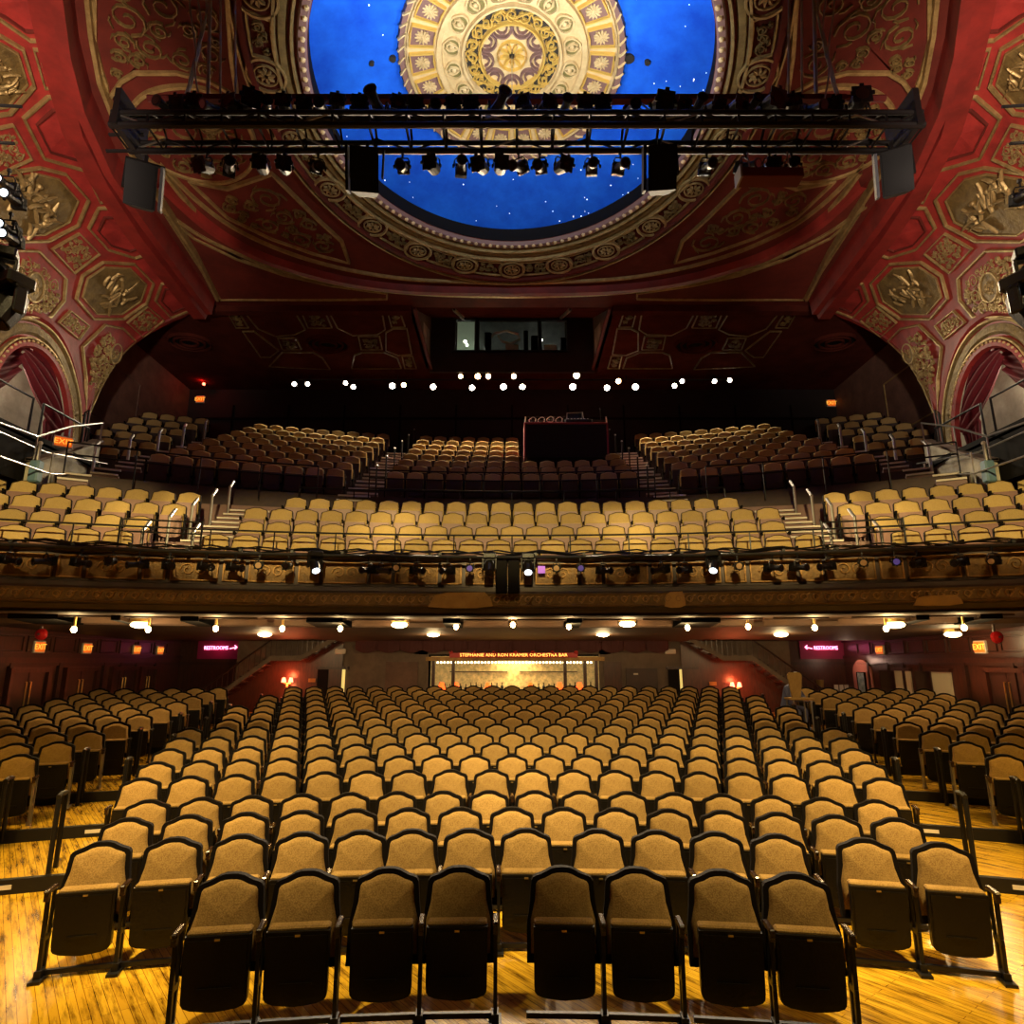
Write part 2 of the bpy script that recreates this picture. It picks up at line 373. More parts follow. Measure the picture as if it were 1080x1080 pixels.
# ---- orchestra floor: terraces on arcs about (0,-8)
OC = -8.0
RISE = [16.8, 18.6, 20.4, 22.2, 24.0, 25.8, 27.6]
def floor_z(rho): return 0.137 * sum(1 for r_ in RISE if rho > r_)
ROOM_X = 11.2
mb = MB(); N_ = 48
prof = [(9.5, 0.0)]
for k, r_ in enumerate(RISE): prof += [(r_, 0.137 * k), (r_, 0.137 * (k + 1))]
prof.append((31.5, 0.137 * 7))
for i in range(N_ + 1):
    a = radians(-62 + 124 * i / N_)
    mb.v += [(rho * sin(a), OC + rho * cos(a), z) for rho, z in prof]
for i in range(N_):
    for j in range(len(prof) - 1):
        a = i * len(prof) + j; mb.f.append((a, a + len(prof), a + len(prof) + 1, a + 1)); mb.m.append(0)
floor = mb.build('floor', 'floor_boards'); tag(floor, kind='structure')
for k, r_ in enumerate(RISE):            # dark rubber nosing on each step
    mb = MB(); P = []
    for i in range(61):
        a = radians(-36 + 72 * i / 60); z = 0.137 * (k + 1)
        for dr, dz in ((-0.03, -0.137), (-0.03, 0.012), (0.055, 0.012), (0.055, -0.02)):
            P.append(((r_ + dr) * sin(a), OC + (r_ + dr) * cos(a), z + dz))
    mb.add(P, [(4 * i + j, 4 * i + 4 + j, 4 * i + 5 + j, 4 * i + 1 + j) for i in range(60) for j in range(3)])
    mb.build('step_nosing', 'black_metal', floor)
    for sx in (-1, 1):
        mb = MB(); X0 = sx * (5.6 + 0.17 * k); a = math.asin(X0 / (r_ - .034))
        mb.box((X0, OC + (r_ - .034) * cos(a), 0.137 * (k + .55)), (0.20, 0.01, 0.045), rz=-a)
        mb.build('step_light', 'sign_white', floor)
# front apron strip in front of the first row
mb = MB(); mb.box((0, 3.0, -0.02), (16, 4.0, 0.03)); mb.build('floor_apron', 'floor_boards', floor)

# ---- orchestra walls
def panelled_wall(side):
    s_ = -1 if side == 'left' else 1
    w_ = MB(); w_.box((s_ * (ROOM_X + .1), 17.0, 2.0), (0.2, 11.0, 4.0))
    o = w_.build('wall_orchestra_' + side, 'mahogany'); tag(o, kind='structure')
    rails = MB()
    for z, h_ in ((2.42, .07), (2.62, .10), (3.12, .06)): rails.box((s_ * (ROOM_X - .02), 17.0, z), (.08, 11.0, h_))
    rails.build('picture_rail', 'mahogany_dark', o)
    for y in (14.2, 14.75, 16.35, 18.15, 18.9, 19.7, 20.75): MB().box((s_ * (ROOM_X - .03), y, 1.6), (.10, .10, 1.7)).build('pilaster', 'mahogany_dark', o)
    for i in range(8):
        y = 14.3 + i * .9; p = MB(); fr = [Vector((s_ * ROOM_X, yy, zz)) for yy, zz in ((y, 2.72), (y + .75, 2.72), (y + .75, 3.05), (y, 3.05))]
        p.sweep(fr, Vector((-s_, 0, 0)), .05, .03, True); p.build('wall_panel', 'mahogany_dark', o)
    return o
wl, wr = panelled_wall('left'), panelled_wall('right')
def leaf_door(name, s_, y, n_leaf, w_leaf, zt, mname, parent):
    d = bpy.data.objects.new(name, None); COL.objects.link(d); d.parent = parent
    for i in range(n_leaf):
        yy = y + (i - (n_leaf - 1) / 2) * w_leaf
        l = MB().box((s_ * (ROOM_X - .02), yy, (zt + .4) / 2), (.06, w_leaf - .02, zt - .4)).build('door_leaf', mname, d)
        hx = s_ * (ROOM_X - .08); hy = yy + (w_leaf / 2 - .07) * (1 if i % 2 == 0 else -1)
        MB().tube([(hx + s_ * .04, hy, zt - .05 - .16), (hx, hy, zt - .21), (hx, hy, zt - .9), (hx + s_ * .04, hy, zt - .9)], .014).build('pull_handle', 'brass', l)
    fr = MB(); W = n_leaf * w_leaf
    for yy in (y - W / 2 - .05, y + W / 2 + .05): fr.box((s_ * (ROOM_X - .05), yy, zt / 2 + .2), (.14, .09, zt - .3))
    fr.box((s_ * (ROOM_X - .05), y, zt + .05), (.14, W + .2, .10)); fr.build('door_frame', 'mahogany', d)
    return tag(d, kind='structure')
k = 1
for s_, par in ((-1, wl), (1, wr)):
    for y in ((15.35, 17.2, 19.1, 20.35) if s_ < 0 else (15.0,)):
        d = leaf_door('door_%d' % k, s_, y, 2, .55 if y != 20.35 else .38, 2.24, 'mahogany_dark', None); k += 1
# propped-open doors showing pale rooms on the right wall
for y in (17.3, 19.0):
    d = bpy.data.objects.new('door_%d' % k, None); COL.objects.link(d); tag(d, kind='structure'); k += 1
    MB().box((11.17, y, 1.35), (.04, .75, 1.75)).build('doorway', 'cream_board', d)
    MB().box((11.0, y + .55, 1.35), (.40, .05, 1.75)).build('door_leaf', 'mahogany_dark', d)
    MB().box((11.14, y, 2.26), (.1, .9, .08)).build('door_frame', 'mahogany', d)

YB = 20.8
back = MB()
back.box((-5.65, YB + .1, 2.0), (6.0, .2, 2.6)); back.box((5.75, YB + .1, 2.0), (6.0, .2, 2.6))
back.box((0, YB + .1, 2.98), (6.2, .2, .56))
wb = back.build('wall_back', 'plaster_grey'); tag(wb, kind='structure')
for s_ in (-1, 1):                                          # restroom corridor wall, set further back
    MB().box((s_ * 9.9, YB + 1.6, 2.0), (2.9, .2, 2.8)).build('corridor_wall', 'mahogany', wb)
    MB().box((s_ * 8.55, YB + .9, 2.0), (.15, 1.6, 2.8)).build('corridor_return', 'mahogany_dark', wb)
    MB().box((s_ * 10.1, YB + 1.48, 2.42), (2.5, .08, .09)).build('corridor_rail', 'mahogany_dark', wb)
MB().box((4.05, YB - .03, 1.55), (.98, .06, 1.45)).build('service_door', 'mahogany_dark', wb)
MB().box((3.86, YB - .075, 2.10), (.14, .02, .05)).build('door_plate', 'sign_white', wb)
MB().box((-3.45, YB - .03, 1.72), (1.0, .06, 1.5)).build('wall_pier', 'brown_wall', wb)
MB().box((3.15, YB - .03, 1.72), (.55, .06, 1.5)).build('wall_pier', 'mahogany', wb)
for s_ in (-1, 1):
    d = bpy.data.objects.new('door_%d' % k, None); COL.objects.link(d); tag(d, kind='structure'); k += 1
    X0 = s_ * 5.47
    MB().box((X0, YB - .02, 1.55), (.50, .06, 1.38)).build('lit_doorway', 'door_glow', d)
    MB().box((X0 - .42, YB - .05, 1.55), (.34, .08, 1.40)).build('door_leaf', 'black_paint', d)
    MB().box((X0 - .15, YB - .05, 2.28), (1.0, .12, .08)).build('door_frame', 'mahogany_dark', d)

# ---- under-balcony soffit (arc about (0,-15.1))
BC = -15.1
RF = 27.62                               # balcony front radius
def bal(rho, a, z, c=BC): return Vector((rho * sin(a), c + rho * cos(a), z))
mb = MB(); P = []; nA, A0 = 60, radians(31)
rr = [27.66, 28.6, 28.6, 30.5, 30.5, 33, 36.3]; zz_ = [3.34, 3.34, 3.38, 3.36, 3.26, 3.2, 3.1]
for i in range(nA + 1):
    a = -A0 + 2 * A0 * i / nA
    P += [bal(rr[j], a, zz_[j]) for j in range(len(rr))]
mb.add(P, [(i * 7 + j, i * 7 + j + 1, i * 7 + 8 + j, i * 7 + 7 + j) for i in range(nA) for j in range(6)])
soffit = mb.build('ceiling_under_balcony', 'soffit'); tag(soffit, kind='structure')
# transverse soffit trays that carry the bulbs, and dark beams between
def px_arc(px, rho, z, c=BC):            # angle on an arc below a picture column
    a = 0.0
    for _ in range(8):
        p = bal(rho, a, z, c); D = p.y * CP + (z - EYE) * SP
        a = math.asin(max(-.9, min(.9, (px - 540) / FPX * D / rho)))
    return a
trays = [(0, 14), (70, 122), (134, 194), (216, 273), (281, 324), (366, 428), (487, 536), (545, 596), (615, 655), (677, 715), (759, 803), (814, 872), (896, 958), (975, 1026), (1052, 1066)]
for a_, b_ in trays:
    mb = MB(); A, B = px_arc(a_, 28.75, 3.3), px_arc(b_, 28.75, 3.3); P = []
    for i in range(5):
        t = A + (B - A) * i / 4
        P += [bal(28.55, t, 3.40), bal(28.55, t, 3.31), bal(28.60, t, 3.31), bal(28.60, t, 3.36), bal(29.6, t, 3.36), bal(29.6, t, 3.25), bal(29.68, t, 3.25), bal(29.68, t, 3.40)]
    mb.add(P, [(i * 8 + j, i * 8 + j + 1, i * 8 + 9 + j, i * 8 + 8 + j) for i in range(4) for j in range(7)])
    mb.build('light_tray', 'soffit', soffit)
for a_, b_ in [(16, 68), (123, 133), (195, 214), (326, 364), (468, 486), (597, 613), (716, 757), (960, 974), (1027, 1050)]:
    mb = MB(); A, B = px_arc(a_, 28.75, 3.3), px_arc(b_, 28.75, 3.3); P = []
    for i in range(4):
        t = A + (B - A) * i / 3
        P += [bal(28.40, t, 3.42), bal(28.40, t, 3.25), bal(29.9, t, 3.22), bal(29.9, t, 3.42)]
    mb.add(P, [(i * 4 + j, i * 4 + j + 1, i * 4 + 5 + j, i * 4 + 4 + j) for i in range(3) for j in range(3)])
    mb.build('soffit_beam', 'black_paint', soffit)

# ---- balcony front (fascia)
prof = [(RF + .5, 4.52), (RF - .02, 4.52), (RF - .06, 4.47), (RF - .02, 4.42), (RF + .06, 4.40), (RF + .06, 3.90), (RF - .02, 3.88), (RF - .04, 3.80), (RF - .07, 3.77), (RF - .07, 3.50), (RF - .03, 3.48), (RF + .02, 3.40), (RF + .16, 3.33)]
def arc_lathe(prof, a0, a1, n_, c=BC):
    mb = MB(); L = len(prof); P = []
    for i in range(n_ + 1):
        a = a0 + (a1 - a0) * i / n_; P += [bal(r_, a, z, c) for r_, z in prof]
    mb.add(P, [(i * L + j, i * L + j + 1, i * L + L + 1 + j, i * L + L + j) for i in range(n_) for j in range(L - 1)])
    return mb
AF = radians(25)
fascia = arc_lathe(prof, -AF, AF, 80).build('balcony_front', 'fascia_dark'); tag(fascia, 'dark balcony front with gilded relief panels and scrolled band', 'balcony front', kind='structure')
def arc_panel(a, wid, z0, z1, rho, mname, name, parent, ht=.03, frame=True, deco=0):
    da = wid / 2 / rho; pts = [bal(rho, a + x * da, z) for x, z in ((-1, z0), (-.33, z0), (.33, z0), (1, z0), (1, z1), (.33, z1), (-.33, z1), (-1, z1))]
    nr = Vector((-sin(a), -cos(a), 0))
    mb = MB(); mb.plate(pts, nr, ht * .4)
    o = mb.build(name, mname, parent)
    if frame:
        f = MB(); f.sweep([bal(rho - ht * .3, a + x * da, z) for x, z in ((-1, z0), (0, z0), (1, z0), (1, z1), (0, z1), (-1, z1))], nr, .045, ht, True)
        rnd = random.Random(int(a * 1000))
        e1 = Vector((cos(a), -sin(a), 0)); c0 = bal(rho - ht * .4, a, (z0 + z1) / 2)
        for s_ in (-1, 1):
            for q in range(max(1, int(wid / .24))):
                cx = s_ * (.12 + q * .2)
                if abs(cx) > wid / 2 - .1: continue
                f.sweep([c0 + e1 * (cx + r_ * cos(t) * s_) + Vector((0, 0, r_ * sin(t))) for t, r_ in [(u * .7 + q, .13 * (1 - u / 15)) for u in range(13)]], nr, .03, .04)
        f.build('gilded_relief', 'band_gold', o)
    return o
a = -AF + .01; i = 0
while a < AF:
    wd_ = .80 if i % 2 == 0 else .36
    arc_panel(a + wd_ / 2 / RF, wd_, 3.96, 4.34, RF + .055, 'fascia_gold', 'fascia_panel', fascia)
    a += (wd_ + .10) / RF; i += 1
# guilloche band
mb = MB(); bandp = [(RF - .075, 3.76), (RF - .105, 3.75), (RF - .09, 3.72), (RF - .085, 3.56), (RF - .105, 3.53), (RF - .075, 3.51)]
arc_lathe(bandp, -AF, AF, 80).build('gilded_band', 'fascia_gold', fascia)
mb = MB(); n_ = 118
for i in range(n_):
    a = -AF + 2 * AF * (i + .5) / n_; nr = Vector((-sin(a), -cos(a), 0)); e1 = Vector((cos(a), -sin(a), 0)); c0 = bal(RF - .088, a, 3.64)
    mb.sweep([c0 + e1 * (r_ * cos(t)) + Vector((0, 0, r_ * sin(t))) for t, r_ in [(u * .75, .070 * (1 - u / 16)) for u in range(11)]], nr, .026, .04)
    mb.sweep([c0 + e1 * x + Vector((0, 0, z)) for x, z in ((.0, -.07), (.05, -.02), (.07, .05), (.11, .075))], nr, .026, .035)
tag(mb.build('band_scrolls', 'band_gold', fascia), kind='stuff')
for A, B in ((452, 520), (960, 1012), (700, 722)):             # bare plaster patches where the band is lost
    a0, a1 = px_arc(A, RF, 3.63), px_arc(B, RF, 3.63); a = (a0 + a1) / 2
    mb = MB(); pts = []
    W = (a1 - a0) / 2
    for x, z in ((-1, 3.50), (-.4, 3.475), (.5, 3.48), (1, 3.52), (.93, 3.66), (.75, 3.78), (.2, 3.775), (-.45, 3.77), (-.8, 3.72)):
        pts.append(bal(RF - .10, a + x * W, z if B != 1012 else z - .1 + (3.64 - z) * .4))
    mb.plate(pts, Vector((-sin(a), -cos(a), 0)), .025); mb.build('plaster_patch', 'patch_ochre', fascia)

# ---- balcony decks
rows_lo = [(28.05, 3.98), (28.95, 4.45), (29.85, 4.95), (30.75, 5.45)]
prof = [(RF + .3, 4.5), (RF + .3, 3.98)]
for (r_, z), nz in zip(rows_lo, (4.45, 4.95, 5.45, None)):
    prof.append((r_ + .45, z))
    if nz: prof.append((r_ + .45, nz))
prof += [(31.8, 5.45), (31.8, 6.35), (33.6, 6.35)]
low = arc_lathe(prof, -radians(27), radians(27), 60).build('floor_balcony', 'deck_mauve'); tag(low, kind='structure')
UC = -6.0                                # upper tiers are arcs about (0,-6)
rows_up = [(23.9 + .85 * i, 6.86 + .462 * i) for i in range(8)]
prof = [(23.35, 5.9)]
z0 = 6.86
for r_, z in rows_up: prof += [(r_ - .45 if z == z0 else r_ - .40, z), (r_ + .45, z)]
prof[1] = (23.35, 6.86)
prof.append((31.4, rows_up[-1][1]))
mb = MB(); P = []; L_ = len(prof)
for i in range(61):
    P += [bal(r_, math.asin(10.85 / r_) * (i / 30 - 1), z, UC) for r_, z in prof]
mb.add(P, [(i * L_ + j, i * L_ + j + 1, i * L_ + L_ + 1 + j, i * L_ + L_ + j) for i in range(60) for j in range(L_ - 1)])
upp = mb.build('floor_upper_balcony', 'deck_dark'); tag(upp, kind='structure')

# ---- side walls with coffered coves (mirror pair)
arch_px = [(95, 440), (100, 418), (110, 400), (123, 382), (140, 365), (157, 353), (175, 343), (194, 335), (213, 328)]
ab = [cove_hit(*p)[0] for p in arch_px]
abz = [p.z for p in ab]; aby = [p.y for p in ab]
def Yb(z):
    if z <= abz[0]: return aby[0]
    if z >= abz[-1]: return aby[-1]
    return interp(z, abz, aby)
BXC, BZC, BR = 14.95, 8.36, 1.70          # box arch on the side wall
def cove_pt(y, q):                       # q<0: vertical wall, q in 0..1: cove
    if q < 0: return Vector((-Xw(y), y, ZS + q))
    a = q * pi / 2
    return Vector((-(Xr(y) + (Xw(y) - Xr(y)) * cos(a)), y, ZS + (ZC - ZS) * sin(a)))
qs = [-2.4 + 0.1 * i for i in range(24)] + [i / 30 for i in range(31)]
grid = []; NY = 110
for q in qs:
    zq = cove_pt(12, q).z; ye = Yb(zq)
    grid.append([cove_pt(4.0 + (ye - 4.0) * j / NY, q) for j in range(NY + 1)])
side_walls = []
def in_arch(p):
    return p.z < ZS + .6 and abs(p.y - BXC) < BR and (p.z < BZC or (p.y - BXC) ** 2 + (p.z - BZC) ** 2 < BR ** 2) and p.z > 6.0
for side, sx in (('left', 1), ('right', -1)):
    mb = MB(); V = [Vector((p.x * sx, p.y, p.z)) for row in grid for p in row]
    F = []
    for i in range(len(qs) - 1):
        for j in range(NY):
            c = (grid[i][j] + grid[i + 1][j + 1]) / 2
            if in_arch(c): continue
            a = i * (NY + 1) + j; F.append((a, a + 1, a + NY + 2, a + NY + 1))
    mb.add(V, F)
    # return face of the rear arch edge
    edge = [row[-1] for row in grid]; k0 = len(mb.v)
    mb.add([Vector((p.x * sx, p.y, p.z)) for p in edge] + [Vector(((p.x - .9) * sx, p.y + .3, p.z + .25)) for p in edge],
           [(i, i + 1, len(edge) + i + 1, len(edge) + i) for i in range(len(edge) - 1)])
    o = mb.build('wall_' + side, 'red_wall', smooth=True); tag(o, kind='structure'); side_walls.append((o, sx))
# far side tiers beside the outer stairs
FAR = [(18.25 + .78 * i, 7.72 + .50 * i) for i in range(6)]
for side, sx in (('left', -1), ('right', 1)):
    ft = bpy.data.objects.new('floor_far_' + side, None); COL.objects.link(ft); tag(ft, kind='structure')
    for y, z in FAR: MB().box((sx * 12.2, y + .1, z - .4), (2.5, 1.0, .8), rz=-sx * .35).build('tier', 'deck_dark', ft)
# rear side walls behind the arches, rear wall
for side, sx in (('left', -1), ('right', 1)):
    o = MB().box((sx * 13.5, 18.5, 9.0), (.2, 14.0, 9.2)).build('wall_rear_' + side, 'brown_wall'); tag(o, kind='structure')
    N = Vector((-sx, 0, 0))
    for y0, y1, z0, z1 in ((17.0, 19.0, 9.6, 11.2), (19.3, 21.6, 10.2, 12.2)):
        f = MB(); f.sweep([Vector((sx * 13.4, y, z)) for y, z in ((y0, z0), (y1, z0), (y1, z1), (y0, z1))], N, .08, .03, True); f.build('wall_panel', 'gilding' if sx > 0 else 'brown_wall', o)
o = MB().box((0, 25.1, 11.5), (27.2, .2, 5.0)).build('wall_rear', 'dark_wall'); tag(o, kind='structure')
for i in range(-5, 6): MB().box((i * 2.3, 24.97, 11.0), (.06, .06, 3.6)).build('batten', 'black_paint', o)
MB().box((0, 24.96, 12.2), (26, .06, .08)).build('cornice', 'black_paint', o)

# ---- vault ceiling with the sky opening
ORX, ORY = 3.95, 4.30
def ell(rx, ry, t, z=ZC): return Vector((rx * sin(t), YD + ry * cos(t), z))
mb = MB(); n_ = 96; inner = []; outer = []
X1, Y0_, Y1_ = 13.6, 1.5, 18.6
for i in range(n_):
    t = 2 * pi * i / n_; d = Vector((sin(t), cos(t)))
    k_ = min(X1 / abs(d.x) if abs(d.x) > 1e-6 else 1e9, (Y1_ - YD) / d.y if d.y > 1e-6 else ((YD - Y0_) / -d.y if d.y < -1e-6 else 1e9))
    inner.append(ell(ORX, ORY, t)); outer.append(Vector((d.x * k_, YD + d.y * k_, ZC)))
for q in (Vector((X1, Y1_, ZC)), Vector((-X1, Y1_, ZC)), Vector((X1, Y0_, ZC)), Vector((-X1, Y0_, ZC))):
    j = min(range(n_), key=lambda i: (outer[i] - q).length); outer[j] = q
mb.add(inner + outer, [(i, (i + 1) % n_, n_ + (i + 1) % n_, n_ + i) for i in range(n_)])
BW = 3.18
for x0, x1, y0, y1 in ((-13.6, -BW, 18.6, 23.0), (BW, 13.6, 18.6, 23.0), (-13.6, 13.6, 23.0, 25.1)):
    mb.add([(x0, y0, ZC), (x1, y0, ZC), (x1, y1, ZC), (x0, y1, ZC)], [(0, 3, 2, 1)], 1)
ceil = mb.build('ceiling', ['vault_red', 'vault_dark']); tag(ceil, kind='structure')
# drum and painted sky
mb = MB(); P = []
for i in range(n_): P += [ell(ORX, ORY, 2 * pi * i / n_), ell(ORX, ORY, 2 * pi * i / n_, ZC + .36), ell(ORX + .5, ORY + .5, 2 * pi * i / n_, ZC + .36)]
mb.add(P, [(3 * i + j, 3 * i + j + 1, 3 * ((i + 1) % n_) + j + 1, 3 * ((i + 1) % n_) + j) for i in range(n_) for j in range(2)])
mb.build('sky_drum', 'black_paint', ceil)
def sky(r_, t): return Vector((r_ * sin(t), YD + r_ * cos(t) * 1.09, ZC + .36 + 1.0 * (1 - (r_ / 4.45) ** 2)))
mb = MB(); P = [sky(0, 0)]; nr_ = 14
for j in range(1, nr_ + 1): P += [sky(4.45 * j / nr_, 2 * pi * i / 72) for i in range(72)]
F = [(0, 1 + i, 1 + (i + 1) % 72) for i in range(72)]
for j in range(nr_ - 1): F += [(1 + j * 72 + i, 1 + (j + 1) * 72 + i, 1 + (j + 1) * 72 + (i + 1) % 72, 1 + j * 72 + (i + 1) % 72) for i in range(72)]
mb.add(P, F); mb.build('painted_sky', 'sky_blue', ceil, smooth=True)
rnd = random.Random(4); mb = MB()
for i in range(110):
    t = rnd.random() * 2 * pi; r_ = 2.5 + 1.6 * sqrt(rnd.random()); p = sky(r_, t) + Vector((0, 0, -.015)); q = rnd.choice((.009, .011, .016))
    mb.sphere(p, q, 5, 3)
tag(mb.build('star_lights', 'star_white', ceil), kind='stuff')

# ================================================================== PLASTERWORK
def pack(poly, rmax, rmin, rnd, tries=500, holes=()):
    """circles packed in a 2-D polygon -> places for scrolls"""
    def seg_d(p, a, b_):
        ab_ = (b_[0] - a[0], b_[1] - a[1]); L = ab_[0] ** 2 + ab_[1] ** 2
        t = max(0, min(1, ((p[0] - a[0]) * ab_[0] + (p[1] - a[1]) * ab_[1]) / (L or 1)))
        return math.hypot(p[0] - a[0] - ab_[0] * t, p[1] - a[1] - ab_[1] * t)
    def inside(p):
        c = False; k = len(poly)
        for i in range(k):
            a, b_ = poly[i], poly[i - 1]
            if (a[1] > p[1]) != (b_[1] > p[1]) and p[0] < (b_[0] - a[0]) * (p[1] - a[1]) / (b_[1] - a[1]) + a[0]: c = not c
        return c
    x0, x1 = min(p[0] for p in poly), max(p[0] for p in poly); y0, y1 = min(p[1] for p in poly), max(p[1] for p in poly)
    out = []
    for _ in range(tries):
        p = (rnd.uniform(x0, x1), rnd.uniform(y0, y1))
        if not inside(p): continue
        r_ = min(seg_d(p, poly[i], poly[i - 1]) for i in range(len(poly))) - .03
        for c in list(out) + list(holes): r_ = min(r_, math.hypot(p[0] - c[0], p[1] - c[1]) - c[2])
        if r_ > rmin: out.append((p[0], p[1], min(r_, rmax)))
    return out
def scroll(mb, P0, e1, e2, N, c, a0, hand, wd, ht, turns=1.6):
    pts = []; ws = []; n_ = 18
    for i in range(n_):
        t = i / (n_ - 1); r_ = c[2] * (1 - .82 * t); a = a0 + hand * 2 * pi * turns * t
        pts.append(P0 + e1 * (c[0] + r_ * cos(a)) + e2 * (c[1] + r_ * sin(a))); ws.append(wd * (1 - .45 * t))
    mb.sweep(pts, N, ws, ht)
    for k in range(3):                        # leaflets thrown off the scroll
        a = a0 + hand * (1.0 + 1.9 * k); q0 = c[2] * .8; q1 = c[2] * 1.15
        mb.sweep([P0 + e1 * (c[0] + q * cos(a + d_)) + e2 * (c[1] + q * sin(a + d_)) for q, d_ in ((q0, 0), ((q0 + q1) / 2, .25 * hand), (q1, .7 * hand))], N, [wd * .9, wd * .7, wd * .2], ht * .8)
def relief(pts3, N, rmax, rmin, seed, wd=.05, ht=.04, holes=(), tries=400):
    P0 = sum(pts3, Vector()) / len(pts3); e1 = N.orthogonal().normalized(); e2 = N.cross(e1)
    poly = [((p - P0).dot(e1), (p - P0).dot(e2)) for p in pts3]; rnd = random.Random(seed); mb = MB()
    for c in pack(poly, rmax, rmin, rnd, tries, holes):
        scroll(mb, P0, e1, e2, N, c, rnd.random() * 6.28, rnd.choice((-1, 1)), min(wd, c[2] * .38), ht)
    return mb
def figure(P0, e1, e2, N, R, seed):
    """low-relief group of figures: soft limbs and drapery folds"""
    rnd = random.Random(seed); mb = MB()
    for k in range(24):
        x, y = rnd.uniform(-.55, .55) * R, rnd.uniform(-.6, .25) * R; a = rnd.uniform(0.4, 2.6); L = rnd.uniform(.2, .5) * R; q = rnd.uniform(-.8, .8)
        pts = [P0 + e1 * (x + L * t * cos(a + q * t)) + e2 * (y + L * t * sin(a + q * t)) for t in (0, .25, .5, .75, 1)]
        mb.sweep(pts, N, [R * .04, R * .085, R * .08, R * .06, R * .02], R * .035)
    for x, y in ((-.25, .35), (.2, .25), (.45, .05)):
        mb.sphere(P0 + e1 * (x * R) + e2 * (y * R), R * .065, 8, 5)
    return mb
O = 'oct'; Hx = 'hex'; S_ = 'scroll'
coffers = [   # kind, outline seen on the left wall, inset of the inner field
    (O, [(42, 175), (70, 182), (95, 210), (83, 238), (50, 255), (0, 256), (-30, 235), (-34, 205), (-5, 182)]),
    (O, [(108, 275), (142, 277), (163, 298), (155, 320), (130, 337), (97, 337), (78, 315), (85, 290)]),
    (O, [(0, 35), (25, 50), (37, 90), (10, 120), (-25, 125), (-50, 90), (-40, 50)]),
    (Hx, [(50, 100), (72, 100), (110, 178), (90, 180), (45, 167), (23, 123)]),
    (Hx, [(103, 218), (123, 218), (160, 267), (143, 272), (113, 263), (92, 240)]),
    (Hx, [(170, 298), (188, 297), (212, 323), (180, 335), (163, 317)]),
    (Hx, [(-30, -30), (36, -30), (43, 0), (53, 43), (32, 42), (0, 20), (-30, 5)]),
    (S_, [(35, 50), (57, 53), (72, 93), (47, 92)]),
    (S_, [(92, 185), (112, 183), (125, 210), (105, 213)]),
    (S_, [(153, 272), (170, 272), (185, 290), (172, 295)]),
    (S_, [(53, 262), (83, 245), (105, 267), (77, 288)]),
    (S_, [(-10, 135), (13, 130), (33, 167), (0, 182), (-25, 172)]),
    (S_, [(60, 340), (73, 327), (93, 343), (82, 358)]),
    (S_, [(133, 340), (155, 322), (173, 337), (150, 355)]),
    ('disc', [(-20, 262), (40, 263), (70, 293), (68, 317), (53, 335), (20, 335), (-15, 338), (-35, 315), (-35, 285)]),
    ('spandrel', [(110, 341), (130, 345), (143, 358), (126, 374), (114, 392), (103, 412), (93, 436), (88, 436), (89, 400), (85, 365)]),
]
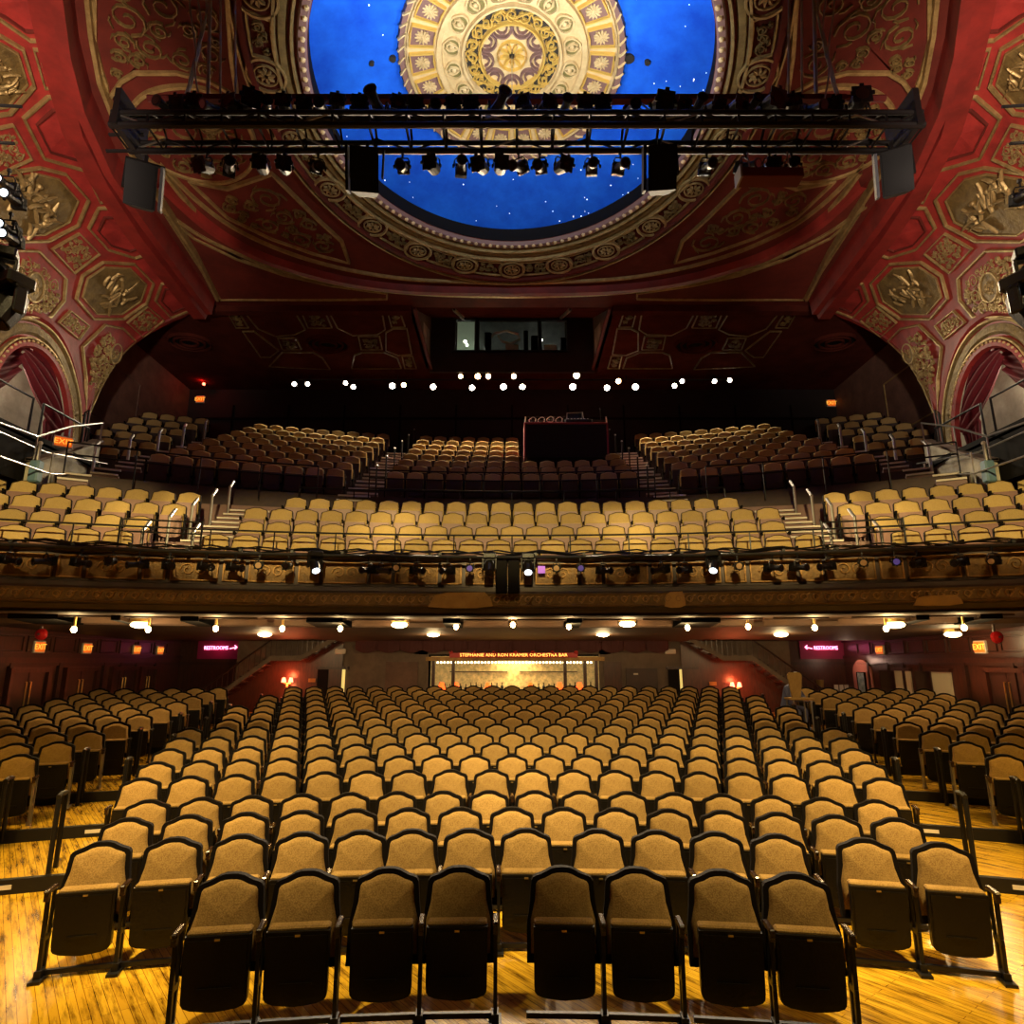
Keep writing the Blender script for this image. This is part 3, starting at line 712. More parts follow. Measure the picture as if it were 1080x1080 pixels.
for wall, sx in side_walls:
    F_ = lambda p, sx=sx: Vector((p[0] * sx, p[1], p[2]))
    for ci, (kind, poly) in enumerate(coffers):
        c_px = (sum(p[0] for p in poly) / len(poly), sum(p[1] for p in poly) / len(poly))
        sh = lambda k_: [(c_px[0] + (x - c_px[0]) * k_, c_px[1] + (y - c_px[1]) * k_) for x, y in poly]
        def line(k_):
            h_ = [cove_hit(*q) for q in dense(sh(k_), True)]
            return [F_(p) for p, n in h_], [F_(n) for p, n in h_]
        pc, nc = cove_hit(*c_px); pc, nc = F_(pc), F_(nc)
        size = max((cove_hit(*q)[0] - cove_hit(*c_px)[0]).length for q in poly)
        pts, nrm = line(.93)
        base = MB().plate(pts, nrm, .015)
        mname = 'gold_field' if kind == O else 'red_wall'
        if kind == O: pts, nrm = line(.78); base = MB().plate(pts, nrm, .02)
        o = base.build('coffer', mname, wall)
        f = MB(); wd_ = .07 if size > .8 else .05
        pts, nrm = line(.97); f.sweep(pts, nrm, wd_, .07, True)
        if kind == O:
            pts, nrm = line(.80); f.sweep(pts, nrm, .045, .05, True)
        f.build('gilded_frame', 'gilding', o)
        if kind == Hx:
            f = MB(); pts, nrm = line(.66); f.sweep(pts, nrm, .05, .09, True); f.build('inner_moulding', 'vault_red', o)
        e2 = Vector((0, 0, 1)) - nc * nc.z; e2.normalize(); e1 = e2.cross(nc)
        if kind == O:
            P0 = sum(pts, Vector()) / len(pts); figure(pc + nc * (max(0, (P0 - pc).dot(nc)) + .05), e1, e2, nc, size * .72, ci).build('figure_relief', 'gilding', o, smooth=True)
        elif kind != Hx:
            holes = ()
            inner, _ = line(.86); inner = inner[::2] if len(inner) > 16 else inner
            if kind in ('disc', 'spandrel'):
                dc = (32, 302) if kind == 'disc' else (118, 372)
                q, n2 = cove_hit(*dc); q, n2 = F_(q), F_(n2); R = .34 if kind == 'disc' else .30
                P0 = sum(inner, Vector()) / len(inner); e1o = nc.orthogonal().normalized(); e2o = nc.cross(e1o)
                q = q + nc * (max(0, (P0 - q).dot(nc)) + .03); n2 = nc
                holes = (((q - P0).dot(e1o), (q - P0).dot(e2o), R + .03),)
                u1 = n2.orthogonal().normalized(); u2 = n2.cross(u1)
                ring = [q + u1 * (R * cos(2 * pi * i / 24)) + u2 * (R * sin(2 * pi * i / 24)) for i in range(24)]
                d_ = MB().plate(ring, n2, .04).build('medallion', 'gold_field', o)
                figure(q + n2 * .05, u1, u2, n2, R * .9, ci + 5).build('medallion_relief', 'gilding', o, smooth=True)
                MB().sweep(ring, n2, .06, .07, True).build('medallion_rim', 'gilding', o)
            small = kind == S_
            relief([p + nc * (.02 if small else .05) for p in inner], nc, .13 if small else .19, .035, ci * 7 + 1, .035, .035, holes, tries=400 if small else 900).build('scroll_relief', 'gilding', o)
    # rear arch edge moulding
    edge = [cove_hit(x - 3, y - 3) for x, y in dense(arch_px, False, 8)]
    MB().sweep([F_(p) for p, n in edge], [F_(n) for p, n in edge], .10, .06).build('arch_moulding', 'red_rib', wall)
    # box arch mouldings
    def ring_arch(R0, wd_, ht, mname, name, off=0.0, seg=28, foot=1.0):
        pts = []
        for i in range(seg + 1):
            a = pi * i / seg; y, z = BXC + R0 * cos(a), BZC + R0 * sin(a)
            pts.append((y, z))
        pts = [(BXC + R0, BZC - foot), (BXC + R0, BZC - foot / 2)] + pts + [(BXC - R0, BZC - foot / 2), (BXC - R0, BZC - foot)]
        P = []; Nn = []
        for y, z in pts:
            q = 0 if z < ZS else math.asin(min(1, (z - ZS) / (ZC - ZS))) / (pi / 2)
            x = Xw(y) if z < ZS else -cove_pt(y, q).x
            P.append(F_((-x + off, y, z))); Nn.append(F_(Vector((1, -.18, 0)).normalized()))
        MB().sweep(P, Nn, wd_, ht, False).build(name, mname, wall)
    ring_arch(1.75, .20, .10, 'red_wall', 'arch_ring')
    ring_arch(1.88, .07, .11, 'gilding', 'arch_bead')
    ring_arch(2.12, .30, .04, 'gold_field', 'arch_frieze')
    ring_arch(2.31, .08, .11, 'gilding', 'arch_bead')
    ring_arch(2.50, .22, .09, 'red_wall', 'arch_ring')
    mb = MB()
    for i in range(30):
        a = pi * (i + .5) / 30; y, z = BXC + 1.81 * cos(a), BZC + 1.81 * sin(a)
        mb.sphere(F_((-Xw(y) + .12, y, z)), .035, 6, 4)
    tag(mb.build('bead_row', 'medallion_cream', wall), kind='stuff')
    # recess behind the arch
    mb = MB(); x = 13.28
    mb.add([F_((-x, 12.4, 7.4)), F_((-x, 17.2, 7.4)), F_((-x, 17.2, 10.6)), F_((-x, 12.4, 10.6)), F_((-Xw(12.4) - .1, 12.4, 10.6)), F_((-Xw(17.2) - .1, 17.2, 10.6)), F_((-Xw(17.2) - .1, 17.2, 7.4)), F_((-Xw(12.4) - .1, 12.4, 7.4))],
           [(0, 1, 2, 3), (3, 2, 5, 4), (1, 6, 5, 2), (0, 3, 4, 7), (0, 7, 6, 1)])
    mb.build('box_recess', 'stucco', wall)
    # swagged curtain in the arch
    side = 'left' if sx > 0 else 'right'
    light('box_fill', 'POINT', F_((-12.7, 14.6, 9.6)), 95, (1, .86, .66), radius=.2)  # added unseen light that brightens the box recess
    ct = thing('swag_curtain', 'crimson swagged curtain hung in the %s box arch' % side, 'curtain')
    xo = lambda y: -(Xw(y) + .16)
    mb = MB(); nu, nv = 40, 24; P = []                       # big swag from the crown to the rear jamb
    for i in range(nu + 1):
        u = i / nu
        for j in range(nv + 1):
            v = j / nv; y = BXC - .65 + 2.30 * u
            top = BZC + sqrt(max(.02, BR ** 2 - (y - BXC) ** 2)) + .02
            low_ = BZC + 1.25 - 1.15 * u ** 1.4 - .42 * sin(pi * u)
            z = top + (min(low_, top - .05) - top) * v
            fold = .07 * sin(v * 26 + 3 * u) * (0.3 + sin(pi * u))
            P.append(F_((xo(y) + fold + .10 * sin(pi * v), y, z)))
    mb.add(P, [(i * (nv + 1) + j, (i + 1) * (nv + 1) + j, (i + 1) * (nv + 1) + j + 1, i * (nv + 1) + j + 1) for i in range(nu) for j in range(nv)])
    mb.build('swag', 'curtain_red', ct, smooth=True)
    mb = MB(); P = []
    for i in range(nu + 1):
        u = i / nu
        for j in range(nv + 1):
            v = j / nv; y = BXC - .40 - 1.25 * u
            top = BZC + sqrt(max(.02, BR ** 2 - (y - BXC) ** 2)) + .02
            z = top + (min(BZC + .95 - .9 * u - .2 * sin(pi * u), top - .05) - top) * v
            P.append(F_((xo(y) - .08 + .06 * sin(v * 24 + 3 * u), y, z)))
    mb.add(P, [(i * (nv + 1) + j, (i + 1) * (nv + 1) + j, (i + 1) * (nv + 1) + j + 1, i * (nv + 1) + j + 1) for i in range(nu) for j in range(nv)])
    mb.build('swag', 'curtain_red', ct, smooth=True)
    for y0, y1 in ((BXC + .85, BXC + 1.72), (BXC - 1.68, BXC - 1.1)):
        mb = MB(); P = []
        for i in range(31):
            u = i / 30; y = y0 + (y1 - y0) * u
            for z, g in ((BZC + .62, .6), (BZC + .2, 1), (BZC - .3, .8), (BZC - .85, .85)):
                yy = (y0 + y1) / 2 + (y - (y0 + y1) / 2) * g
                P.append(F_((xo(y) - .05 + .05 * sin(u * 26), yy, z)))
        mb.add(P, [(i * 4 + j, i * 4 + 4 + j, i * 4 + 5 + j, i * 4 + 1 + j) for i in range(30) for j in range(3)])
        mb.build('tail', 'curtain_red', ct, smooth=True)

# ---- vault ribs and panels (drawn once on the left, mirrored)
DN = Vector((0, 0, -1))
def vault(px, py): p = at_z(px, py, ZC); return Vector((p.x, p.y, ZC))
def vline(pts, closed=False, step=12): return [vault(*q) for q in dense(pts, closed, step)]
def both(name, mname, fn, parent=ceil):
    for sx in (1, -1):
        mb = MB(); fn(mb, lambda ps: [Vector((p.x * sx, p.y, p.z)) for p in ps]); mb.build(name, mname, parent)
ribs = [([(36, -110), (42, -50), (50, 0), (62, 60), (80, 125), (108, 180), (145, 238), (185, 290), (212, 324)], .62, .42, 'red_rib', 'vault_rib'),
        ([(56, -110), (62, -50), (67, -10), (73, 35), (88, 95), (118, 165), (160, 228), (198, 282), (222, 316)], .30, .52, 'red_rib', 'vault_rib'),
        ([(84, -110), (89, -50), (93, -10), (97, 30), (106, 80), (127, 135), (165, 200), (205, 262), (230, 312)], .12, .20, 'gilding', 'gilded_line')]
for pts, wd_, ht, mn, nm in ribs: both(nm, mn, lambda mb, F: mb.sweep(F(vline(pts)), DN, wd_, ht))
def smooth_px(pts, closed=False, n_=6):
    out = []; k = len(pts); rng = range(k if closed else k - 1)
    g = lambda i: pts[i % k] if closed else pts[max(0, min(k - 1, i))]
    for i in rng:
        p0, p1, p2, p3 = g(i - 1), g(i), g(i + 1), g(i + 2)
        for j in range(n_):
            t = j / n_
            out.append(tuple(.5 * (2 * p1[c] + (p2[c] - p0[c]) * t + (2 * p0[c] - 5 * p1[c] + 4 * p2[c] - p3[c]) * t * t + (3 * p1[c] - p0[c] - 3 * p2[c] + p3[c]) * t ** 3) for c in (0, 1)))
    if not closed: out.append(pts[-1])
    return out
lines = [   # big circular mouldings of the vault
    ([(173, 180), (200, 215), (233, 247), (280, 273), (330, 291), (390, 303), (460, 309), (540, 311)], .13, .10, 'gilding'),
    ([(168, 170), (205, 208), (243, 237), (285, 258), (330, 274), (380, 286), (440, 294), (540, 298)], .10, .08, 'gilding'),
    ([(167, 217), (205, 244), (240, 262), (290, 282), (340, 295), (390, 306)], .09, .07, 'gilding'),
    ([(170, 190), (215, 232), (262, 262), (310, 280), (370, 295), (440, 303), (540, 305)], .28, .20, 'red_rib'),
]
for pts, wd_, ht, mn in lines: both('vault_moulding', mn, lambda mb, F: mb.sweep(F([vault(*q) for q in smooth_px(pts)]), DN, wd_, ht))
closed_panels = [   # outline, scrolls?
    ([(100, -25), (100, 43), (108, 75), (117, 100), (128, 84), (143, 75), (187, 75), (222, 84), (250, 100), (244, 60), (240, 0), (240, -25)], True),
    ([(137, 133), (140, 112), (158, 96), (190, 90), (222, 95), (248, 112), (266, 140), (268, 165), (258, 182), (235, 191), (200, 187), (165, 172), (146, 155)], True),
    ([(200, 190), (240, 198), (287, 182), (310, 205), (335, 230), (360, 253), (368, 276), (330, 266), (285, 250), (240, 228)], True),
    ([(174, 224), (205, 250), (250, 272), (300, 289), (350, 300), (408, 308), (408, 314), (330, 315), (233, 315), (205, 272)], False),
]
for pi_, (pts, sc_) in enumerate(closed_panels):
    for sx in (1, -1):
        px = smooth_px(pts, True, 4) if pi_ in (1,) else dense(pts, True, 10)
        P = [Vector((vault(*q).x * sx, vault(*q).y, ZC)) for q in px]
        o = MB().plate(P, DN, .03).build('vault_panel', 'vault_red', ceil)
        MB().sweep(P, DN, .11 if sc_ else .08, .08, True).build('gilded_frame', 'gilding', o)
        if sc_:
            c = sum(P, Vector()) / len(P); Q = [p + (c - p) * .10 + DN * .04 for p in P]
            relief(Q, DN, .40, .09, 20 + pi_, .045, .05, tries=170).build('scroll_relief', 'gold_field', o)
# ring around the sky opening
def ering(rx, ry, wd_, ht, mname, name, n_=96):
    MB().sweep([ell(rx, ry, 2 * pi * i / n_) for i in range(n_)], DN, wd_, ht, True).build(name, mname, ceil)
ering(4.05, 4.42, .20, .10, 'medallion_mauve', 'sky_rim')
ering(4.22, 4.66, .07, .12, 'gilding', 'gilded_ring')
ering(4.38, 4.86, .20, .06, 'gold_field', 'ornament_ring')
ering(5.02, 6.02, .16, .12, 'vault_red', 'moulded_ring'); ering(5.16, 6.2, .06, .10, 'gilding', 'gilded_ring')
ering(4.52, 5.06, .08, .10, 'gilding', 'gilded_ring')
mb = MB()
for i in range(130): mb.sphere(ell(4.03, 4.40, 2 * pi * i / 130, ZC - .10), .055, 6, 4)
tag(mb.build('rim_beads', 'medallion_cream', ceil), kind='stuff')
NR = 22
for i in range(NR):
    t = 2 * pi * i / NR; rx, ry = 4.76, 5.52; c = ell(rx, ry, t)
    ring = [c + Vector((.36 * cos(2 * pi * j / 24), .36 * sin(2 * pi * j / 24), 0)) for j in range(24)]
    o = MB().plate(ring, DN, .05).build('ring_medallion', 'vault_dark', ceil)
    f = MB(); f.sweep(ring, DN, .07, .10, True)
    f.sweep([c + Vector((.22 * cos(2 * pi * j / 16), .22 * sin(2 * pi * j / 16), -.04)) for j in range(16)], DN, .04, .05, True)
    for j in range(8):
        a = 2 * pi * j / 8; f.sweep([c + Vector((q * cos(a + d_), q * sin(a + d_), -.05)) for q, d_ in ((.04, 0), (.11, .2), (.17, 0))], DN, [.03, .07, .02], .05)
    f.build('rosette', 'gilding', o)
    t0, t1 = t + .065, t + 2 * pi / NR - .065; P = []
    for u in range(6): P.append(ell(rx - .22, ry - .30, t0 + (t1 - t0) * u / 5))
    for u in range(5, -1, -1): P.append(ell(rx + .16, ry + .30, t0 + (t1 - t0) * u / 5))
    o = MB().plate(P, DN, .02).build('ring_panel', 'vault_dark', ceil)
    MB().sweep(P, DN, .06, .07, True).build('gilded_frame', 'gilding', o)
    cc = sum(P, Vector()) / len(P)
    relief([p + (cc - p) * .14 + DN * .03 for p in P], DN, .16, .05, 60 + i, .045, .05, tries=120).build('scroll_relief', 'gold_field', o)
# dropped beam and flat rear coffers
for sx in (1, -1):
    MB().box((sx * 6.7, 18.6, ZC - .10), (7.0, .26, .22)).build('cross_beam', 'vault_dark', ceil)
    MB().box((sx * 6.7, 18.72, ZC - .02), (7.0, .16, .12)).build('cross_beam_groove', 'black_paint', ceil)
flat = [[(240, 329), (252, 329), (262, 345), (249, 345)], [(259, 330), (312, 330), (322, 347), (311, 352), (291, 354), (272, 346)],
        [(318, 329), (343, 329), (350, 345), (325, 345)], [(348, 330), (403, 330), (406, 347), (398, 352), (372, 353), (356, 345)],
        [(409, 329), (422, 329), (427, 344), (413, 344)], [(256, 349), (268, 349), (294, 369), (285, 376), (275, 376)],
        [(293, 356), (312, 356), (318, 368), (298, 368)], [(378, 354), (400, 354), (403, 368), (381, 368)],
        [(407, 350), (415, 346), (429, 346), (434, 373), (420, 374), (407, 369)], [(284, 386), (298, 371), (330, 371), (340, 377), (348, 389)],
        [(371, 388), (374, 374), (382, 371), (405, 371), (419, 377), (423, 388)], [(424, 375), (435, 375), (439, 388), (427, 388)]]
for i, pts in enumerate(flat):
    for sx in (1, -1):
        P = [Vector((p.x * sx, p.y, ZC)) for p in vline(pts, True, 9)]
        o = MB().plate(P, DN, .02).build('ceiling_coffer', 'vault_dark', ceil)
        MB().sweep(P, DN, .06, .05, True).build('gilded_frame', 'gold_field', o)
        if i in (0, 2, 4, 6, 7, 11):
            c = sum(P, Vector()) / len(P); relief([p + (c - p) * .2 + DN * .03 for p in P], DN, .16, .05, 90 + i, .04, .04, tries=120).build('scroll_relief', 'gold_field', o)
for px, py in ((346, 362), (200, 360)):
    for sx in (1, -1):
        c = vault(px, py); c = Vector((c.x * sx, c.y, ZC))
        o = MB().plate([c + Vector((.75 * cos(2 * pi * j / 28), .62 * sin(2 * pi * j / 28), 0)) for j in range(28)], DN, .03).build('vent_rose', 'black_paint', ceil)
        f = MB()
        for R in (.72, .52, .3): f.sweep([c + Vector((R * cos(2 * pi * j / 28), R * .83 * sin(2 * pi * j / 28), -.02)) for j in range(28)], DN, .08, .09, True)
        f.build('vent_ring', 'vault_dark', o)

# ---- gilded medallion of the painted sky
med = thing('ceiling_medallion', 'great gilded round medallion at the centre of the blue painted sky', 'medallion', (0, YD, ZC + 1.36))
def mp_(r_, t, dn=0.0):
    p = sky(r_, t) - Vector((0, YD, ZC + 1.36)); return Vector((p.x, p.y, p.z - dn))
def mring(r0, r1, dn, mname, name, ht=.03, n_=64, parent=med):
    mb = MB(); P = []
    for i in range(n_):
        t = 2 * pi * i / n_; kk = max(1, int((r1 - r0) / .15))
        row = [mp_(r0, t, dn - .02)] + [mp_(r0 + .02 + (r1 - r0 - .04) * q / kk, t, dn + ht) for q in range(kk + 1)] + [mp_(r1, t, dn - .02)]; P += row; L_ = len(row)
    mb.add(P, [(L_ * i + j, L_ * i + j + 1, L_ * ((i + 1) % n_) + j + 1, L_ * ((i + 1) % n_) + j) for i in range(n_) for j in range(L_ - 1)])
    return mb.build(name, mname, parent)
RM = 2.33
mring(.0, RM, .03, 'medallion_cream', 'disc', .02)
mring(RM - .13, RM, .05, 'medallion_mauve', 'rope_rim', .08); mring(RM - .20, RM - .15, .05, 'medallion_cream', 'bead_ring', .07)
mring(1.44, 1.58, .05, 'medallion_cream', 'moulded_ring', .08); mring(.98, 1.06, .05, 'medallion_cream', 'moulded_ring', .09)
mring(.70, .98, .045, 'lattice_black', 'lattice_ground', .02); mring(.64, .71, .05, 'medallion_gold', 'moulded_ring', .09); mring(.28, .32, .05, 'medallion_gold', 'moulded_ring', .08)
mring(0, .055, .06, 'lattice_black', 'boss', .06)
mb = MB()
for i in range(60):
    t = 2 * pi * i / 60; mb.sweep([mp_(RM - .13, t, .13), mp_(RM - .06, t + .03, .14), mp_(RM, t + .06, .12)], DN, .04, .03)
tag(mb.build('rope_twist', 'medallion_cream', med), kind='stuff')
NC = 22
for i in range(NC):
    t = 2 * pi * (i + .5) / NC; h_ = pi / NC * .72; P = []
    for r_, tt in ((1.62, t - h_), (1.62, t), (1.62, t + h_), (2.10, t + h_), (2.10, t), (2.10, t - h_)): P.append(mp_(r_, tt, .05))
    o = MB().plate(P, DN, .02).build('coffer', 'medallion_mauve', med)
    MB().sweep([p + DN * .02 for p in P], DN, .05, .05, True).build('coffer_frame', 'medallion_gold', o)
    c = mp_(1.86, t, .08); f = MB()
    for j in range(12):
        a = 2 * pi * j / 12; f.sweep([c + Vector((q * cos(a), q * sin(a), 0)) for q in (.03, .10, .155)], DN, [.02, .06, .02], .03)
    f.sphere(c, .045, 8, 5); f.build('rosette', 'medallion_cream', o)
for i in range(16):
    t = 2 * pi * (i + .5) / 16; c = mp_(1.25, t, .05); ur = Vector((sin(t), cos(t), 0)); ut = Vector((cos(t), -sin(t), 0))
    P = [c + ur * (.165 * cos(a) * (1 + .12 * cos(3 * a))) + ut * (.20 * sin(a)) for a in [2 * pi * j / 20 for j in range(20)]]
    o = MB().plate(P, DN, .02).build('cartouche', 'medallion_olive', med)
    f = MB(); f.sweep(P, DN, .05, .06, True)
    for s_ in (-1, 1): f.sweep([c + ur * x + ut * (s_ * y) + DN * .02 for x, y in ((-.12, .01), (-.04, .06), (.05, .08), (.12, .03), (.08, .0))], DN, [.02, .06, .06, .04, .02], .04)
    f.sphere(c + DN * .04, .05, 8, 5, (1, 1, .6)); f.build('shell_relief', 'medallion_cream', o)
mb = MB(); rnd = random.Random(8)
for i in range(20):
    t = 2 * pi * i / 20; c = mp_(.84, t, .07); ur = Vector((sin(t), cos(t), 0)); ut = Vector((cos(t), -sin(t), 0)); s_ = 1 if i % 2 else -1
    scroll(mb, c, ur, ut, DN, (0, 0, .12), t * 3, s_, .04, .05, 1.4)
    mb.sweep([c + ur * (s_ * .12 * cos(u)) + ut * (.14 * u - .14) for u in (0, .6, 1.2, 1.8, 2.4)], DN, .03, .04)
tag(mb.build('lattice_scrolls', 'medallion_gold', med), kind='stuff')
for i in range(9):
    t = 2 * pi * i / 9; f = MB(); c = mp_(.60, t, .06); ur = Vector((sin(t), cos(t), 0)); ut = Vector((cos(t), -sin(t), 0))
    f.sweep([c - ur * (.20 * sin(a)) + ut * (.19 * cos(a)) for a in [pi * j / 12 for j in range(13)]], DN, .045, .06)
    f.sweep([c - ur * (.11 * sin(a)) + ut * (.10 * cos(a)) for a in [pi * j / 10 for j in range(11)]], DN, .04, .05)
    f.build('fan', 'medallion_mauve', med)
    f = MB(); f.sweep([mp_(.07, t, .06), mp_(.17, t, .07), mp_(.26, t, .06)], DN, [.03, .10, .05], .05); f.build('petal', 'medallion_gold', med)
for px, py, R in ((414, 63, .07), (392, 68, .05), (664, 63, .10), (683, 67, .06), (430, 63, .07), (648, 62, .06)):
    r_ = ray(px, py); k_ = 0.0
    for _ in range(20):
        zt = sky(min(4.4, math.hypot(r_.x * k_, (r_.y * k_ - YD) / 1.09)), 0).z if k_ else ZC + 1; k_ = (zt - EYE) / r_.z
    p = Vector((0, 0, EYE)) + r_ * (k_ - .06)
    MB().cyl(p, p + Vector((0, 0, .1)), R, n=12).build('rigging_port', 'lattice_black', ceil)
# pendant rod at the medallion centre
tag(MB().cyl((0, 8.7, 11.2), (0, YD, ZC + 1.3), .008, n=5).build('rigging_wire', 'steel'), 'thin steel wire rising from the truss to the medallion centre', 'wire')

# ---- projection booth in the rear ceiling
bo = thing('projection_booth', 'dark recessed projection booth with lit control-room windows', 'booth', (0, 23.0, ZC))
L = lambda x, y, z: (x, y - 23.0, z - ZC)
mb = MB(); zt = 15.65
mb.add([L(-BW, 18.6, ZC), L(BW, 18.6, ZC), L(BW, 23, zt), L(-BW, 23, zt)], [(0, 1, 2, 3)]); mb.build('sloping_ceiling', 'vault_dark', bo)
for sx in (-1, 1):
    mb = MB(); mb.add([L(sx * BW, 18.6, ZC), L(sx * BW, 23, ZC), L(sx * BW, 23, zt), L(sx * (BW + .12), 18.6, ZC), L(sx * (BW + .12), 23, ZC), L(sx * (BW + .12), 23, zt)], [(0, 1, 2), (3, 5, 4), (0, 3, 4, 1)])
    o = mb.build('cheek', 'plaster_grey', bo)
    MB().add([L(sx * (BW - .01), 21, ZC + .15), L(sx * (BW - .01), 22.6, ZC + .15), L(sx * (BW - .01), 22.6, ZC + 1.4), L(sx * (BW - .01), 21, ZC + .85)], [(0, 1, 2, 3)]).build('cheek_panel', 'stucco', o)
    MB().box(L(sx * (BW - .06), 20.8, ZC - .02), (.10, 4.4, .10)).build('edge_trim', 'vault_red', bo)
    p0 = Vector(L(sx * 1.9, 19.0, ZC + .2)); p1 = Vector(L(sx * 1.9, 22.6, zt - .2)); nn = Vector((0, .44, -.9)).normalized()
    MB().sweep([p0, (p0 + p1) / 2, p1], nn, .12, .08).build('rib', 'gilding', bo)
# wall with three openings
wz0, wz1 = at_y(540, 370, 23).z, at_y(540, 338, 23).z
xs_ = [at_y(q, 354, 23).x for q in (480, 501, 505, 568, 571, 598)]
mb = MB()
def wallb(x0, x1, z0, z1, y=23.0, d=.12): mb.box(L((x0 + x1) / 2, y + d / 2, (z0 + z1) / 2), (x1 - x0, d, z1 - z0))
wallb(-BW, BW, ZC - .15, wz0); wallb(-BW, BW, wz1, zt); wallb(-BW, xs_[0], wz0, wz1); wallb(xs_[1], xs_[2], wz0, wz1); wallb(xs_[3], xs_[4], wz0, wz1); wallb(xs_[5], BW, wz0, wz1)
mb.build('booth_wall', 'dark_wall', bo)
for i in (0, 2, 4):
    x0, x1 = xs_[i], xs_[i + 1]
    MB().box(L((x0 + x1) / 2, 23.06, (wz0 + wz1) / 2), (x1 - x0, .008, wz1 - wz0)).build('pane', 'clear_glass', bo)
    f = MB(); f.sweep([Vector(L(x, 22.98, z)) for x, z in ((x0, wz0), (x1, wz0), (x1, wz1), (x0, wz1))], Vector((0, -1, 0)), .05, .04, True); o = f.build('window', 'black_metal', bo)
    MB().box(L((x0 + x1) / 2, 24.6, (wz0 + wz1) / 2 + .7), (x1 - x0 + .12, .05, wz1 - wz0 + 1.5)).build('interior', 'booth_green' if i == 0 else 'booth_grey', o)
mb = MB(); mb.box(L((xs_[0] + xs_[5]) / 2, 23.8, wz0 - .05), (4.6, 1.6, .06)); mb.build('control_desk', 'black_paint', bo)
mb = MB(); mb.tube([L(*p) for p in ((-.85, 23.4, 15.0), (-.7, 23.4, 15.2), (-.2, 23.4, 15.3), (.25, 23.4, 15.15), (.3, 23.4, 14.95), (-.05, 23.4, 14.75), (-.4, 23.4, 14.85), (-.55, 23.4, 15.1))], .05); mb.build('duct_hose', 'paper_white', bo)
for x, w_, h_ in ((-.95, .28, .55), (.9, .32, .45), (.55, .18, .6), (2.05, .3, .4)): MB().box(L(x, 23.35, wz0 + .1 + h_ * .75), (w_, .3, h_ * 1.5), bev=.03).build('equipment', 'black_plastic', bo)
for x in (.0, 1.5): MB().box(L(x, 23.25, wz0 + .25), (.5, .05, .26)).build('paper_sheet', 'paper_white', bo)
for x, z in ((-1.9 + .05, .55), (1.15, .62)): MB().sphere(L(x, 23.3, wz0 + z), .06, 8, 6).build('work_lamp', 'lens_white', bo)
light('booth_lamp', 'POINT', (-1.8, 23.6, ZC + 1.3), 12, (.9, 1, .8), radius=.05); light('booth_lamp', 'POINT', (1.1, 23.6, ZC + 1.3), 10, (1, .95, .85), radius=.05)

# ================================================================== SEATS
def ogee(wb, wt, zb, zs_, zt, n_=7):
    """back outline: sides flare to the bottom, crown is a raised bow with soft shoulders"""
    hb, ht = wb / 2, wt / 2; d = zt - zs_
    half = [(0, zt), (.20 * ht, zt - .03 * d), (.38 * ht, zt - .17 * d), (.54 * ht, zt - .42 * d), (.68 * ht, zt - .62 * d), (.83 * ht, zt - .76 * d), (.94 * ht, zt - .92 * d), (1.00 * ht, zt - 1.22 * d), (1.015 * ht, zt - 1.7 * d), (1.05 * ht, zt - 3.0 * d), (.5 * (ht + hb) * 1.02, zt - 4.0 * d), (hb, zt - 5.0 * d)]
    half = [h for h in half if h[1] > zb + .02]
    return [(-hb, zb), (hb, zb)] + half[::-1] + [(-x, z) for x, z in half[1:]]
def lean(mb, z0, k): mb.v = [(x, y + max(0, z - z0) * k, z) for x, y, z in mb.v]; return mb
def back_frame(edge=.036, thick=.055):
    g = (.540, .470, .880) if edge > .02 else (.535, .480, .893)
    mb = MB(); mb.prism(ogee(g[0], g[1], .34, g[2], .955), -.005, thick); return lean(mb, .3, .16)
def back_cushion(edge=.036, puff=.035):
    g = (.540, .470, .880) if edge > .02 else (.535, .480, .893)
    o1 = ogee(g[0] - 2 * edge * .8, g[1] - 2 * edge, .40, g[2] - edge * .6, .955 - edge)
    k = len(o1); cx, cz = 0, .66; V = []
    for s_, y in ((1, -.004), (.965, -.022), (.86, -.004 - puff)):
        V += [(cx + (x - cx) * s_, y, cz + (z - cz) * s_) for x, z in o1]
    V.append((0, -.008 - puff, cz)); F = []
    for r_ in range(2): F += [(r_ * k + i, r_ * k + (i + 1) % k, (r_ + 1) * k + (i + 1) % k, (r_ + 1) * k + i) for i in range(k)]
    F += [(2 * k + i, 2 * k + (i + 1) % k, 3 * k) for i in range(k)]
    mb = MB(); mb.add(V, F); return lean(mb, .3, .16)
def pan_outline(w_, zt, zb):
    pts = [(-w_ / 2, zt), (-w_ / 2 * .99, zb + .09)]
    for i in range(9):
        a = pi + pi * i / 8; pts.append((w_ / 2 * .97 * cos(a), zb + .055 + .055 * sin(a) if abs(cos(a)) > .5 else zb + .012 * (abs(cos(a)) / .5) ** 2))
    pts += [(w_ / 2 * .99, zb + .09), (w_ / 2, zt)]
    return pts[::-1]
def seat_pan():
    mb = MB(); mb.prism(pan_outline(.44, .635, .15), -.135, -.075)
    mb.prism([(x, z) for x, z in pan_outline(.40, .61, .19)], -.142, -.130)
    mb.box((0, -.145, .30), (.22, .012, .014))
    mb.v = [(x, y - (z - .4) * .10, z) for x, y, z in mb.v]; return mb
def seat_cushion():
    mb = MB(); mb.box((0, -.082, .642), (.43, .10, .036), bev=.012); mb.box((0, -.05, .45), (.40, .05, .36), bev=.012); return mb
def armrest():
    mb = MB(); mb.box((0, -.10, .660), (.045, .20, .03), bev=.008); mb.box((0, -.17, .625), (.034, .05, .06)); return mb
